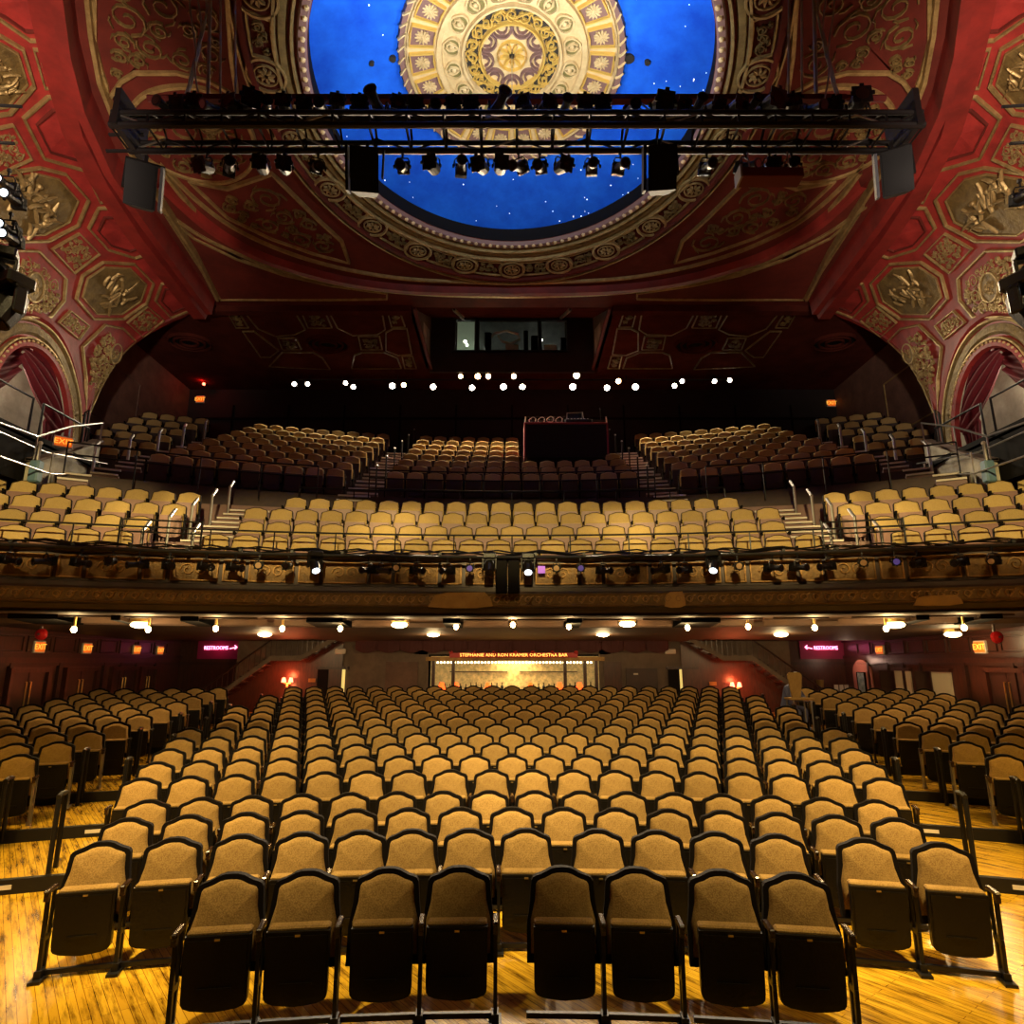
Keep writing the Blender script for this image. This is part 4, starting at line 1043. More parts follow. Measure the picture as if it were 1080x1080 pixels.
def standard():
    mb = MB(); mb.box((0, -.13, .36), (.028, .035, .60), rx=.05); mb.box((0, -.02, .36), (.022, .03, .60)); mb.box((0, -.075, .30), (.022, .16, .04))
    mb.box((0, -.10, .012), (.09, .20, .024)); mb.box((0, -.10, .05), (.05, .10, .06)); return mb
def foot_rail():
    mb = MB(); mb.box((0, -.07, .045), (.55, .035, .035)); return mb
def plate_(): return MB().box((0, -.166, .612), (.035, .008, .012))
PITCHS = .555
me_o = {'back_frame': back_frame().mesh('back_frame', 'dark_frame'), 'back_cushion': back_cushion().mesh('back_cushion', 'tan_fabric', True),
        'seat_cushion': seat_cushion().mesh('seat_cushion', 'tan_fabric'), 'seat_pan': seat_pan().mesh('seat_pan', 'black_plastic'),
        'number_plate': plate_().mesh('number_plate', 'brass'), 'armrest': armrest().mesh('armrest', 'arm_wood'),
        'standard': standard().mesh('standard', 'black_metal'), 'aisle_standard': standard().mesh('aisle_standard', 'steel'), 'foot_rail': foot_rail().mesh('foot_rail', 'black_metal')}
me_b = {'back_frame': back_frame(.013).mesh('back_frame', 'dark_frame'), 'back_cushion': back_cushion(.014, .04).mesh('back_cushion', 'straw_fabric', True),
        'seat_cushion': seat_cushion().mesh('seat_cushion', 'straw_fabric'), 'seat_pan': seat_pan().mesh('seat_pan', 'mauve_plastic'),
        'armrest': armrest().mesh('armrest', 'dark_frame'), 'standard': standard().mesh('standard', 'mauve_plastic')}
def whole(mdict, edge, puff, mats):
    """one mesh of a seat, for those too small to show parts"""
    mb = MB()
    for f, mi in ((back_frame(edge), 0), (back_cushion(edge, puff), 1), (seat_cushion(), 1), (seat_pan(), 2)): mb.add(f.v, f.f, mi)
    for s_ in (-1, 1):
        for f, mi in ((armrest(), 3), (standard(), 3)): mb.add([(x + s_ * .2775, y, z) for x, y, z in f.v], f.f, mi)
    return mb
wh_o = whole(me_o, .036, .035, 0); wh_b = whole(me_b, .014, .04, 0)
MO, MBc = ['dark_frame', 'tan_fabric', 'black_plastic', 'black_metal'], ['dark_frame', 'straw_fabric', 'mauve_plastic', 'dark_frame']
MBu = ['dark_frame', 'straw_fabric', 'mauve_plastic_shaded', 'dark_frame']
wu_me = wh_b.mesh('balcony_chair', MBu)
wo_me = wh_o.mesh('theater_chair', MO); wb_me = wh_b.mesh('balcony_chair', MBc)

seats = []           # kind, position, rz, block, row, index, first, last
def seat_row(kind, xs, rho, c, z, block, row, dr=0):
    n = len(xs)
    for i, x in enumerate(xs):
        a = math.asin(x / rho)
        seats.append(dict(kind=kind, p=Vector((x, c + rho * cos(a), z)), rz=-a, block=block, row=row, i=i, n=n))
def arc_xs(rho, half_or_n, n):
    return [rho * sin((i - (n - 1) / 2) * PITCHS / rho) for i in range(n)]
seat_row('o', [-2.07, -1.53, -.94, -.40, .38, .94, 1.56, 2.09], 13.35, OC, 0, 'centre stalls', 1)
seat_row('o', [-3.56, -3.0, -2.45, -1.92, -1.4, -.93, -.4, .13, .80, 1.34, 1.87, 2.40, 3.12, 3.70], 14.50, OC, 0, 'centre stalls', 2)
def seat_z(rho): return max(0.0, .137 * ((rho - 16.8) / 1.8 + .5)) if rho > 16.8 else 0.0
rhos = [15.42, 16.33] + [17.25 + .9 * i for i in range(12)]
ns = [15, 16, 18, 19, 20, 21, 22, 21, 22, 23, 22, 23, 22, 23]
for k, (rho, n) in enumerate(zip(rhos, ns)):
    seat_row('o', arc_xs(rho, 0, n), rho, OC, seat_z(rho), 'centre stalls', k + 3)
for sgn, nm in ((-1, 'left stalls'), (1, 'right stalls')):
    for k, rho in enumerate(rhos[1:]):
        x0 = 6.72 + .11 * (rho - 16.3); xs = []
        a = math.asin(x0 / rho)
        while rho * sin(a) < 10.75 and len(xs) < 8:
            xs.append(rho * sin(a)); a += PITCHS / rho
        # keep what the view shows
        xs = [x for x in xs if x / ((OC + sqrt(rho * rho - x * x)) * CP - 1.3 * SP) < .84]
        if not xs: continue
        xs = xs if sgn > 0 else [-x for x in xs][::-1]
        seat_row('o', xs, rho, OC, seat_z(rho), nm, k + 1)
for k, (rho, z) in enumerate(rows_lo):
    n = 22 if k % 2 == 0 else 21
    if k == 3: n = 20
    seat_row('b', arc_xs(rho, 0, n), rho, BC, z, 'lower balcony centre', k + 1)
    for sgn, nm in ((-1, 'lower balcony left'), (1, 'lower balcony right')):
        xs = []; a = math.asin((7.45 + (.15 if k % 2 else 0)) / rho)
        while rho * sin(a) < 11.3 and len(xs) < 8: xs.append(rho * sin(a)); a += PITCHS / rho
        xs = [x for x in xs if x / ((BC + sqrt(rho * rho - x * x)) * CP + 2 * SP) < .84]
        xs = xs if sgn > 0 else [-x for x in xs][::-1]
        seat_row('b', xs, rho, BC, z, nm, k + 1)
for k, (rho, z) in enumerate(rows_up):
    xs = arc_xs(rho, 0, 13)
    if k >= 3: xs = [x for x in xs if x < .05] if k > 3 else [x for x in xs if x < .05 or x > 3.3]
    seat_row('b', xs, rho, UC, z, 'upper balcony centre', k + 1)
    for sgn, nm in ((-1, 'upper balcony left'), (1, 'upper balcony right')):
        xs = []; a = math.asin(4.95 / rho)
        while len(xs) < 9: xs.append(rho * sin(a)); a += PITCHS / rho
        xs = xs if sgn > 0 else [-x for x in xs][::-1]
        seat_row('b', xs, rho, UC, z, nm, k + 1)
for k, (y, z) in enumerate(FAR):
    for sgn, nm in ((-1, 'far left balcony'), (1, 'far right balcony')):
        xs = [11.30 + .53 * q for q in range(4 if k > 1 else 3)]; xs = xs if sgn > 0 else [-x for x in xs][::-1]
        for i, x in enumerate(xs):
            seats.append(dict(kind='b', p=Vector((x, y - (abs(x) - 11.3) * .36, z)), rz=-sgn * .35, block=nm, row=k + 1, i=i, n=len(xs)))
def cam_d2(s): return (s['p'] - Vector((0, 0, EYE))).length
FULL = {'o': 14.2, 'b': 15.6}
desc = {'o': 'tan seat with black pan', 'b': 'straw-coloured folding seat'}
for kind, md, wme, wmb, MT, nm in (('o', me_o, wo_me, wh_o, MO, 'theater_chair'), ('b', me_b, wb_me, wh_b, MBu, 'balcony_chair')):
    ss = sorted([s for s in seats if s['kind'] == kind], key=cam_d2)
    near, far = ss[:300], ss[300:]
    for s in near:
        lab = '%s, %s from left, %s row of %s' % (desc[kind], ORDS[s['i']], ORDS[s['row'] - 1], s['block'])
        grp = 'folding seats of the orchestra stalls' if kind == 'o' else 'folding seats of the balcony'
        if cam_d2(s) > FULL[kind]:
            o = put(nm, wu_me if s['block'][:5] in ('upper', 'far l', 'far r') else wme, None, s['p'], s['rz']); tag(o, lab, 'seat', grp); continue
        t = thing(nm, lab, 'seat', s['p'], s['rz'], grp)
        for pn in ('back_frame', 'back_cushion', 'seat_cushion', 'seat_pan'):
            o = put(pn, md[pn], t)
            if pn == 'seat_pan' and kind == 'o': put('number_plate', md['number_plate'], o)
        for sd in ((-1, 1) if s['i'] == 0 else (1,)):
            end = (s['i'] == 0 and sd < 0) or (s['i'] == s['n'] - 1 and sd > 0)
            put('armrest', md['armrest'], t, (sd * PITCHS / 2, 0, 0))
            put('standard', md['aisle_standard'] if end and kind == 'o' and s['block'] != 'centre stalls' else md['standard'], t, (sd * PITCHS / 2, 0, 0))
        if kind == 'o' and s['row'] <= 3: put('foot_rail', md['foot_rail'], t)
    mb = MB()
    for s in far:
        R = Matrix.Rotation(s['rz'], 3, 'Z'); p = s['p']
        mb.v_off = len(mb.v); vv = [R @ Vector(v) + p for v in wmb.v]
        o_ = len(mb.v); mb.v += [tuple(v) for v in vv]; mb.f += [tuple(i + o_ for i in f) for f in wmb.f]; mb.m += wmb.m
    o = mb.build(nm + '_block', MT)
    tag(o, ('distant tan seats filling the rearmost rows of the orchestra stalls' if kind == 'o' else 'distant dim seats filling the rearmost rows of the upper balcony'), 'seats', kind='stuff')

# ================================================================== RIGGING AND LANTERNS
def lantern_meshes():
    b_ = MB()                                    # profile spot body along -Y (lens at -Y)
    b_.cyl((0, .20, 0), (0, .08, 0), .075, .085, 10); b_.cyl((0, .08, 0), (0, -.06, 0), .085, .060, 10); b_.cyl((0, -.06, 0), (0, -.22, 0), .060, .068, 10)
    b_.cyl((0, -.22, 0), (0, -.235, 0), .088, .088, 12)
    for k_ in range(4): b_.box((0, .10 + .03 * k_, 0), (.19, .008, .19), rz=0)
    y = MB(); y.tube([(-.115, 0, 0), (-.115, 0, .10), (-.08, 0, .16), (.08, 0, .16), (.115, 0, .10), (.115, 0, 0)], .012, 5)
    y.cyl((0, 0, .16), (0, 0, .25), .016, n=6); y.box((0, 0, .27), (.05, .05, .05)); y.box((.13, 0, 0), (.03, .04, .04)); y.box((-.13, 0, 0), (.03, .04, .04))
    l = MB(); l.cyl((0, -.236, 0), (0, -.242, 0), .060, n=12)
    p = MB()                                     # can
    p.cyl((0, .17, 0), (0, .10, 0), .06, .10, 10); p.cyl((0, .10, 0), (0, -.17, 0), .10, .105, 12); p.box((0, -.175, .0), (.23, .012, .23))
    for a in range(4): p.box((.115 * cos(a * pi / 2), -.19, .115 * sin(a * pi / 2)), (.05, .012, .05))
    lp = MB(); lp.cyl((0, -.183, 0), (0, -.188, 0), .088, n=12)
    return b_, y, l, p, lp
lb, ly, ll, pb, lpl = lantern_meshes()
LM = {'spot': lb.mesh('body', 'black_metal'), 'can': pb.mesh('body', 'black_metal'), 'yoke': ly.mesh('yoke', 'truss_metal')}
LENS = {}
def lantern(label, group, p, pan, tilt, kind='spot', lens='lens_dark', scale=1.0, up=False, name='stage_lantern'):
    """hangs from p (clamp point); pan about z, tilt down"""
    t = thing(name, label, 'stage light', p, pan, group); t.scale = (scale,) * 3
    y = put('yoke', LM['yoke'], t, (0, 0, .27 if up else -.27))
    if up: y.rotation_euler = (pi, 0, 0)
    b_ = put('lamp_body', LM[kind], t, (0, 0, .27 if up else -.27)); b_.rotation_euler = (tilt, 0, 0)
    key = (kind, lens)
    if key not in LENS: LENS[key] = (ll if kind == 'spot' else lpl).mesh('lens', lens)
    put('lens', LENS[key], b_); return t
def moving_head(label, group, p, pan, tilt, lens='lens_cool', hang=True, scale=1.0):
    t = thing('moving_light', label, 'stage light', p, pan, group); t.scale = (scale,) * 3; s_ = -1 if hang else 1
    MB().box((0, 0, s_ * .07), (.30, .24, .13), bev=.02).build('base', 'black_plastic', t)
    y = MB()
    for x in (-.15, .15): y.box((x, 0, s_ * .26), (.04, .10, .26), bev=.01)
    y.box((0, 0, s_ * .145), (.34, .11, .03)); y.build('yoke', 'black_plastic', t)
    h_ = MB(); h_.cyl((0, .17, 0), (0, .05, 0), .09, .125, 12); h_.cyl((0, .05, 0), (0, -.18, 0), .125, .105, 12)
    hb = h_.build('head', 'black_plastic', t); hb.location = (0, 0, s_ * .32); hb.rotation_euler = (tilt, 0, 0)
    MB().cyl((0, -.181, 0), (0, -.19, 0), .085, n=14).build('lens', lens, hb); return t

# ---- hung lighting truss
TY, TXL, TXR = 8.5, -5.95, 6.1
tr = thing('lighting_truss', 'long black lighting truss hung across the auditorium below the sky', 'truss', (0, TY, 10.2))
G = lambda x, y, z: (x, y - TY, z - 10.2)
zt_, zm, z1_, z0_ = 11.46, 10.62, 10.44, 10.22
for z, y, r_, mn, nm in ((zt_, 8.75, .055, 'pipe_red', 'top_pipe'), (zm, 8.3, .05, 'truss_metal', 'chord'), (z1_, 8.0, .04, 'truss_metal', 'chord'), (z1_ - .03, 8.55, .04, 'truss_metal', 'chord'), (z0_, 8.0, .05, 'truss_metal', 'chord'), (z0_, 8.5, .05, 'truss_metal', 'chord')):
    MB().cyl(G(TXL, y, z), G(TXR, y, z), r_, n=8).build(nm, mn, tr)
MB().box(G(0, 8.72, zt_ - .05), (TXR - TXL - 1.2, .12, .10)).build('cable_tray', 'pipe_red', tr)
MB().cyl(G(TXL - .35, 8.5, zm - .1), G(TXL + .2, 8.5, zm - .1), .03, n=6).build('spreader', 'truss_metal', tr); MB().cyl(G(TXL - .35, 8.5, z0_), G(TXL + .2, 8.5, z0_), .03, n=6).build('spreader', 'truss_metal', tr)
n_ = 22
for i in range(n_ + 1):
    x = TXL + (TXR - TXL) * i / n_
    MB().tube([G(x, 8.0, z0_), G(x, 8.0, z1_), G(x, 8.3, zm), G(x, 8.55, z1_), G(x, 8.5, z0_), G(x, 8.0, z0_)], .02, 4).build('frame', 'truss_metal', tr)
    if i < n_:
        x2 = x + (TXR - TXL) / n_; mb = MB()
        a, b_ = (z0_, z1_) if i % 2 else (z1_, z0_)
        for q0, q1 in ((G(x, 8.0, a), G(x2, 8.0, b_)), (G(x, 8.5, b_), G(x2, 8.5, a)), (G(x, 8.3, zm), G(x2, 8.0, z1_))): MB().cyl(q0, q1, .014, n=4).build('brace', 'steel' if i % 5 == 0 else 'truss_metal', tr)
    if i % 2: MB().cyl(G(x, 8.3, zm), G(x + (.25 if i % 4 == 1 else -.25), 8.75, zt_), .016, n=4).build('strut', 'truss_metal', tr)
for x in (TXL + .1, TXR - .1): MB().box(G(x, 8.3, 10.5), (.09, .75, .62)).build('end_frame', 'truss_metal', tr)
for sx, xs2 in ((-1, (-4.95, -4.75, -4.5)), (1, (4.95, 4.72, 4.5))):
    for q, x in enumerate(xs2):
        dx = (.15, .35, .4)[q] * sx
        tag(MB().cyl((x, 8.7, zt_), (x + dx * .2, 8.4, ZC - .02), (.03, .018, .018)[q], n=6).build('hanging_rod', 'cable_grey'), '%s pale steel rod hanging the %s end of the truss' % (('outer thick', 'middle thin', 'inner thin')[q], 'left' if sx < 0 else 'right'), 'rod')
    for q in range(4):
        x = sx * (5.05 + .04 * q); pts = []
        for i in range(14):
            u = i / 13; pts.append((x + sx * (.12 * sin(u * 5 + q) + .05 * q) * (1 - .3 * u), 8.65 - .25 * u + .03 * q, zt_ - .1 + (ZC - zt_ + .08) * u))
        tag(MB().tube(pts, .016, 5).build('power_cable', 'cable_grey'), 'grey power cable, %s from outside, above the truss\'s %s end' % (ORDS[3 - q], 'left' if sx < 0 else 'right'), 'cable', 'power cables in the %s truss bundle' % ('left' if sx < 0 else 'right'))
up_px = [176, 192, 207, 226, 247, 262, 281, 300, 322, 340, 356, 378, 397, 418, 437, 458, 480, 498, 526, 555, 574, 596, 616, 636, 667, 697, 716, 735, 752, 775, 792, 812, 836, 858, 880, 905]
rnd = random.Random(3)
for i, px in enumerate(up_px):
    tall = px in (262, 397, 526, 697, 812, 905)
    p = at_y(px, 126, 8.3); p.z = zm - .10
    lantern('black lantern, %s from left, standing on the truss\'s upper chord' % ORDS[i], 'lanterns along the top of the truss', p, pi + rnd.uniform(-.5, .5) if False else rnd.uniform(-.5, .5), rnd.uniform(-.1, .5), 'can' if i % 3 else 'spot', 'lens_dark', 1.25 if tall else 1.02, up=True)
lo_px = [219, 244, 278, 302, 336, 425, 457, 487, 508, 528, 547, 569, 592, 624, 654, 745, 786, 811, 834]
for i, px in enumerate(lo_px):
    p = at_y(px, 158, 8.5); p.z = z0_ - .03
    lantern('black lantern, %s from left, hanging below the truss' % ORDS[i], 'lanterns hanging below the truss', p, rnd.uniform(-.6, .6), rnd.uniform(.25, .6), 'can' if px in (219, 278, 302, 457, 508, 528, 592, 811) else 'spot', 'lens_dark', .95)
for px, py, ang, nm in ((150, 197, .45, 'far left'), (386, 182, .1, 'inner left'), (697, 180, -.1, 'inner right'), (944, 183, -.45, 'far right')):
    c = at_y(px, py, 8.4); s_ = thing('loudspeaker', 'black loudspeaker box hung at the %s of the truss' % nm, 'loudspeaker', c, ang)
    mb = MB(); w_, h_, d_ = .42, .62, .40
    P = [(-w_ / 2, -d_ / 2, -h_ / 2), (w_ / 2, -d_ / 2, -h_ / 2), (w_ / 2 * .62, d_ / 2, -h_ / 2), (-w_ / 2 * .62, d_ / 2, -h_ / 2)]
    P += [(x, y, z + h_) for x, y, z in P]
    mb.add(P, [(0, 3, 2, 1), (4, 5, 6, 7), (0, 1, 5, 4), (1, 2, 6, 5), (2, 3, 7, 6), (3, 0, 4, 7)])
    cab = mb.build('cabinet', 'speaker_black', s_); cab.rotation_euler = (.5, 0, 0)
    g = MB().box((0, -d_ / 2 - .008, 0), (w_ - .05, .014, h_ - .05)).build('grille', 'speaker_black', cab)
    mb = MB()
    for x in (-.25, .25): mb.box((x, 0, .17), (.03, .05, .5))
    mb.box((0, 0, .42), (.53, .05, .03)); mb.cyl((0, 0, .42), (0, 0, .55), .03, n=6); mb.build('bracket', 'truss_metal', s_)
    MB().box((.26 if nm.startswith('far left') else -.26, -.06, -.02), (.04, .30, .62), rx=.5).build('side_flap', 'speaker_grille' if nm.startswith('far') else 'speaker_black', s_)
c = at_y(812, 187, 8.3)
s_ = thing('red_panel_box', 'long red fascia box hung below the right half of the truss', 'box', c)
MB().box((0, 0, 0), (.92, .25, .16), bev=.01).build('box', 'pipe_red', s_); MB().box((-.47, 0, .01), (.03, .26, .22)).build('end_cap', 'cable_grey', s_); MB().cyl((-.3, 0, .08), (-.3, 0, .45), .012, n=5).build('hanger', 'steel', s_); MB().cyl((.3, 0, .08), (.3, 0, .45), .012, n=5).build('hanger', 'steel', s_)

# ---- box booms at the sides of the stage
for sx, nm in ((-1, 'left'), (1, 'right')):
    D = 6.9; bx = sx * 5.62; by = 5.6
    t = thing('light_boom', 'black vertical pipe carrying stage lights at the %s edge' % nm, 'light stand', (bx, by, 6.0))
    MB().cyl((0, 0, -6.0), (0, 0, 2.6), .04, n=8).build('pipe', 'black_metal', t); MB().cyl((0, 0, -6), (0, 0, -5.96), .35, n=16).build('base', 'black_metal', t)
    for z in (2.2, 1.75, 1.2, .75): MB().cyl((-sx * .55, -.05, z - .12), (sx * .2, .02, z), .018, n=6).build('side_arm', 'black_metal', t)
    for i, (px, py) in enumerate(((10, 194), (17, 209), (12, 240), (15, 250)) if sx < 0 else ((1075, 205), (1077, 300))):
        p = at_y(px, py - 14, by - .1); lantern('lit stage light, %s from top, on the %s boom' % (ORDS[i], nm), 'lit lights on the side booms', p, sx * -.15, .25, 'spot', 'lens_cool', .62)
    p = at_y(15 if sx < 0 else 1076, 292, by - .1); moving_head('large black moving light low on the %s boom' % nm, 'moving lights on the side booms', p, sx * .4, 1.2, 'lens_dark', True, 1.05)
    p = at_y(4 if sx < 0 else 1084, 262, by - .1); moving_head('black moving light midway up the %s boom' % nm, 'moving lights on the side booms', p, -sx * .5, .5, 'lens_dark', True, .8)

# ---- lanterns on the balcony front rail
mb = arc_lathe([(RF - .30 + .03 * cos(q), 4.43 + .03 * sin(q)) for q in [2 * pi * i / 8 for i in range(9)]], -AF, AF, 70)
t = thing('lighting_rail', 'black pipe rail with cables along the balcony front', 'rail'); mb.build('pipe', 'black_metal', t)
for i in range(26):
    a = -AF + 2 * AF * (i + .5) / 26; MB().box(bal(RF - .15, a, 4.49), (.05, .34, .05), rz=-a).build('bracket', 'black_metal', t)
for q in range(3):
    MB().tube([bal(RF - .22 - .03 * q, -AF + 2 * AF * i / 90, 4.50 + .03 * sin(i * (1.1 + .4 * q)) + .02 * q) for i in range(91)], .016, 5).build('cable', 'black_plastic', t)
bl = [(10, 's', 'lens_dark'), (48, 's', 'lens_dark'), (85, 's', 'lens_dark'), (118, 'c', 'lens_dark'), (146, 's', 'lens_dark'), (178, 's', 'lens_dark'), (217, 's', 'lens_dark'), (248, 's', 'lens_dark'), (273, 'c', 'lens_tan'), (304, 'c', 'lens_dark'),
      (388, 's', 'lens_dark'), (402, 's', 'lens_dark'), (418, 'c', 'lens_tan'), (440, 's', 'lens_dark'), (472, 's', 'lens_dark'), (496, 'c', 'lens_violet'), (587, 'c', 'lens_tan'), (612, 'c', 'lens_violet'), (637, 's', 'lens_dark'), (667, 's', 'lens_dark'), (697, 's', 'lens_dark'),
      (722, 's', 'lens_dark'), (778, 'c', 'lens_tan'), (815, 's', 'lens_dark'), (842, 's', 'lens_dark'), (872, 's', 'lens_dark'), (910, 'c', 'lens_tan'), (944, 'c', 'lens_violet'), (968, 's', 'lens_dark'), (1012, 's', 'lens_dark'), (1048, 's', 'lens_tan')]
for i, (px, kd, ln) in enumerate(bl):
    a = px_arc(px, RF - .34, 4.2); p = bal(RF - .34, a, 4.38)
    lantern('black lantern, %s from left, hung before the balcony front' % ORDS[i], 'lanterns on the balcony front', p, -a + (rnd.uniform(.5, 1.2) * rnd.choice((-1, 1)) if kd == 's' else rnd.uniform(-.2, .2)), .15, 'spot' if kd == 's' else 'can', ln, .80 if kd == 's' else .62)
for i, px in enumerate((332, 516, 557, 753)):
    a = px_arc(px, RF - .34, 4.2); moving_head('moving light with pale lens, %s from left on the balcony front' % ORDS[i], 'moving lights on the balcony front', bal(RF - .36, a, 4.50), -a + (.5 if px == 332 else -.4 if px == 753 else 0), .9, 'lens_cool' if px != 516 else 'lens_dark', True, .82)
for i, px in enumerate((529, 542)):
    a = px_arc(px, RF - .34, 4.2); p = bal(RF - .30, a, 4.05); tag(MB().box(p, (.22, .2, .62), bev=.02).build('dimmer_box', 'black_paint'), '%s black dimmer box at the middle of the balcony front' % ('left' if i == 0 else 'right'), 'box')
p = bal(RF - .10, px_arc(571, RF, 4.2), 4.22); tag(MB().box(p, (.14, .02, .14)).build('gel_frame', 'gel_purple'), 'small bright purple square gel on the balcony front', 'gel frame')

# ---- lit lanterns along the rear of the upper balcony
rear = [(311, 405, 0, .7), (325, 405, 0, .6), (365, 404, 0, .6), (373, 408, 0, .7), (414, 407, 0, 1.2), (426, 406, 1, .8), (457, 408, 0, 1.1), (486, 397, 1, .7), (504, 397, 1, 1.2), (515, 397, 1, 1.0), (498, 409, 0, 1.1), (531, 408, 0, 1.3), (542, 397, 1, 1.0), (551, 408, 0, 1.1), (604, 408, 0, 1.4), (608, 396, 1, 1.5), (640, 409, 0, 1.1), (652, 402, 1, 1.0), (670, 408, 0, 1.3), (711, 407, 0, .8), (719, 402, 0, .6), (753, 402, 0, .7), (769, 401, 0, .7)]
YR = 23.6
t = thing('rear_light_pipe', 'black pipe under the rear ceiling carrying small lit lanterns', 'pipe')
MB().cyl((-8.6, YR, 13.3), (8.6, YR, 13.3), .03, n=6).build('pipe', 'black_metal', t)
for x in (-8, -4.5, 4.5, 8): MB().cyl((x, YR, 13.3), (x, YR, ZC), .02, n=5).build('hanger', 'black_metal', t)
for i, (px, py, amber, sz) in enumerate(sorted(rear)):
    p = at_y(px, py, YR - .12)
    tt = thing('spot_lamp', 'small lit lamp, %s from left, under the rear ceiling' % ORDS[i], 'stage light', p, 0, 'lit lamps at the rear of the balcony')
    q_ = .05 + .045 * sz; mb = MB(); mb.cyl((0, .20, 0), (0, 0, 0), .06, q_ + .01, 12); mb.cyl((0, 0, 0), (0, -.10, 0), q_ + .01, q_ + .012, 12, cap=False); bd_ = mb.build('lamp_body', 'black_metal', tt); bd_.rotation_euler.x = .42
    MB().cyl((0, -.002, 0), (0, -.012, 0), q_, n=14).build('lens', 'lens_amber' if amber else 'lens_white', bd_)
    MB().cyl((0, .08, .03), (0, .12, 13.3 - p.z), .012, n=5).build('stem', 'black_metal', tt)
    if sz >= .6: light('rear_lamp', 'SPOT', (p.x, p.y - .16, p.z - .07), 900 * sz, (1.0, .62, .3) if amber else (1.0, .84, .58), (p.x * .9, 14.5, 5.0), 100, .8, .05)

# ================================================================== UNDER THE BALCONY
bulbs = [(79, 664), (157, 664), (228, 663), (298, 663), (359, 663), (481, 661), (541, 659), (600, 661), (725, 662), (789, 661), (859, 662), (934, 663), (1016, 662)]
for i, (px, py) in enumerate(bulbs):
    a = px_arc(px, 28.9, 3.2); p = bal(28.9, a, at_y(px, py, bal(28.9, a, 3).y).z)
    t = thing('bare_bulb', 'glowing bare bulb, %s from left, under the balcony' % ORDS[i], 'light bulb', p, 0, 'bare bulbs under the balcony')
    MB().sphere((0, 0, 0), .052, 10, 7, (1, 1, 1.15)).build('bulb', 'bulb_warm', t); MB().cyl((0, 0, .07), (0, 0, 3.42 - p.z), .025, n=8).build('holder', 'brass', t)
    light('bulb_light', 'POINT', (p.x, p.y - .02, p.z - .16), 28, (1.0, .68, .29), radius=.08)
domes = [(147, 659, 29.3), (421, 659, 29.3), (662, 658, 29.3), (945, 659, 29.3), (279, 669, 33), (457, 669, 33), (636, 669, 33), (824, 669, 33), (1005, 669, 32)]
for i, (px, py, rho) in enumerate(sorted(domes)):
    a = px_arc(px, rho, 3.1); p = bal(rho, a, at_y(px, py, bal(rho, a, 3).y).z)
    t = thing('dome_lamp', 'glowing shallow dome lamp, %s from left, on the balcony soffit' % ORDS[i], 'ceiling lamp', p, 0, 'dome lamps under the balcony')
    MB().sphere((0, 0, 0), .18, 14, 6, (1, 1, .38)).build('glass_dome', 'globe_warm', t); MB().cyl((0, 0, .05), (0, 0, .12), .19, n=14).build('rim', 'brass', t)
    light('dome_light', 'POINT', (p.x, p.y, p.z - .2), 42, (1.0, .70, .33), radius=.15)
def exit_sign(label, p, rz, w_=.34, h_=.20, tilt=0):
    t = thing('exit_sign', label, 'exit sign', p, rz); t.rotation_euler = (tilt, 0, rz)
    MB().box((0, .03, 0), (w_ + .06, .06, h_ + .06), bev=.01).build('housing', 'sign_white', t)
    MB().box((0, -.004, 0), (w_, .012, h_)).build('panel', 'exit_orange', t)
    o = put('lettering', text_mesh('EXIT', h_ * .85, .004, 'exit_letter'), t, (0, -.014, 0)); o.rotation_euler = (pi / 2, 0, 0)
for i, y in enumerate((15.55, 17.3, 19.6, 20.9)): exit_sign('orange lit exit sign, %s door along the left stalls wall' % ORDS[i], (-ROOM_X + .06, y, 2.82), pi / 2 - .0, .30, .22)
exit_sign('orange lit exit sign nearest the camera on the right wall', (ROOM_X - .06, 15.7, 2.82), -pi / 2, .34, .24)
exit_sign('orange lit exit sign beyond the alarm bell on the right wall', (ROOM_X - .06, 20.0, 2.82), -pi / 2, .36, .22)
exit_sign('orange exit sign by the left balcony stair parapet', at_x(67, 466, -10.75), pi / 2 - .9, .34, .22)
exit_sign('orange exit sign glowing at the rear left of the balcony', at_y(211, 421, 24.93), 0, .3, .25); exit_sign('orange exit sign glowing at the rear right of the balcony', at_y(877, 425, 24.93), 0, .3, .25)
for px, nm in ((43, 'left'), (1052, 'right')):
    p = at_x(px, 669 if px == 43 else 672, (-1 if px == 43 else 1) * (ROOM_X - .9)); t = thing('alarm_bell', 'red round alarm bell hanging at the %s under the balcony' % nm, 'alarm bell', p)
    MB().cyl((0, .03, 0), (0, -.03, 0), .13, .11, 18).cyl((0, -.03, 0), (0, -.06, 0), .11, .04, 18).build('gong', 'bell_red', t); MB().cyl((0, -.06, 0), (0, -.075, 0), .025, n=8).build('cap', 'steel', t); MB().box((-.03, .03, .2), (.05, .05, .28)).build('bracket', 'steel', t)
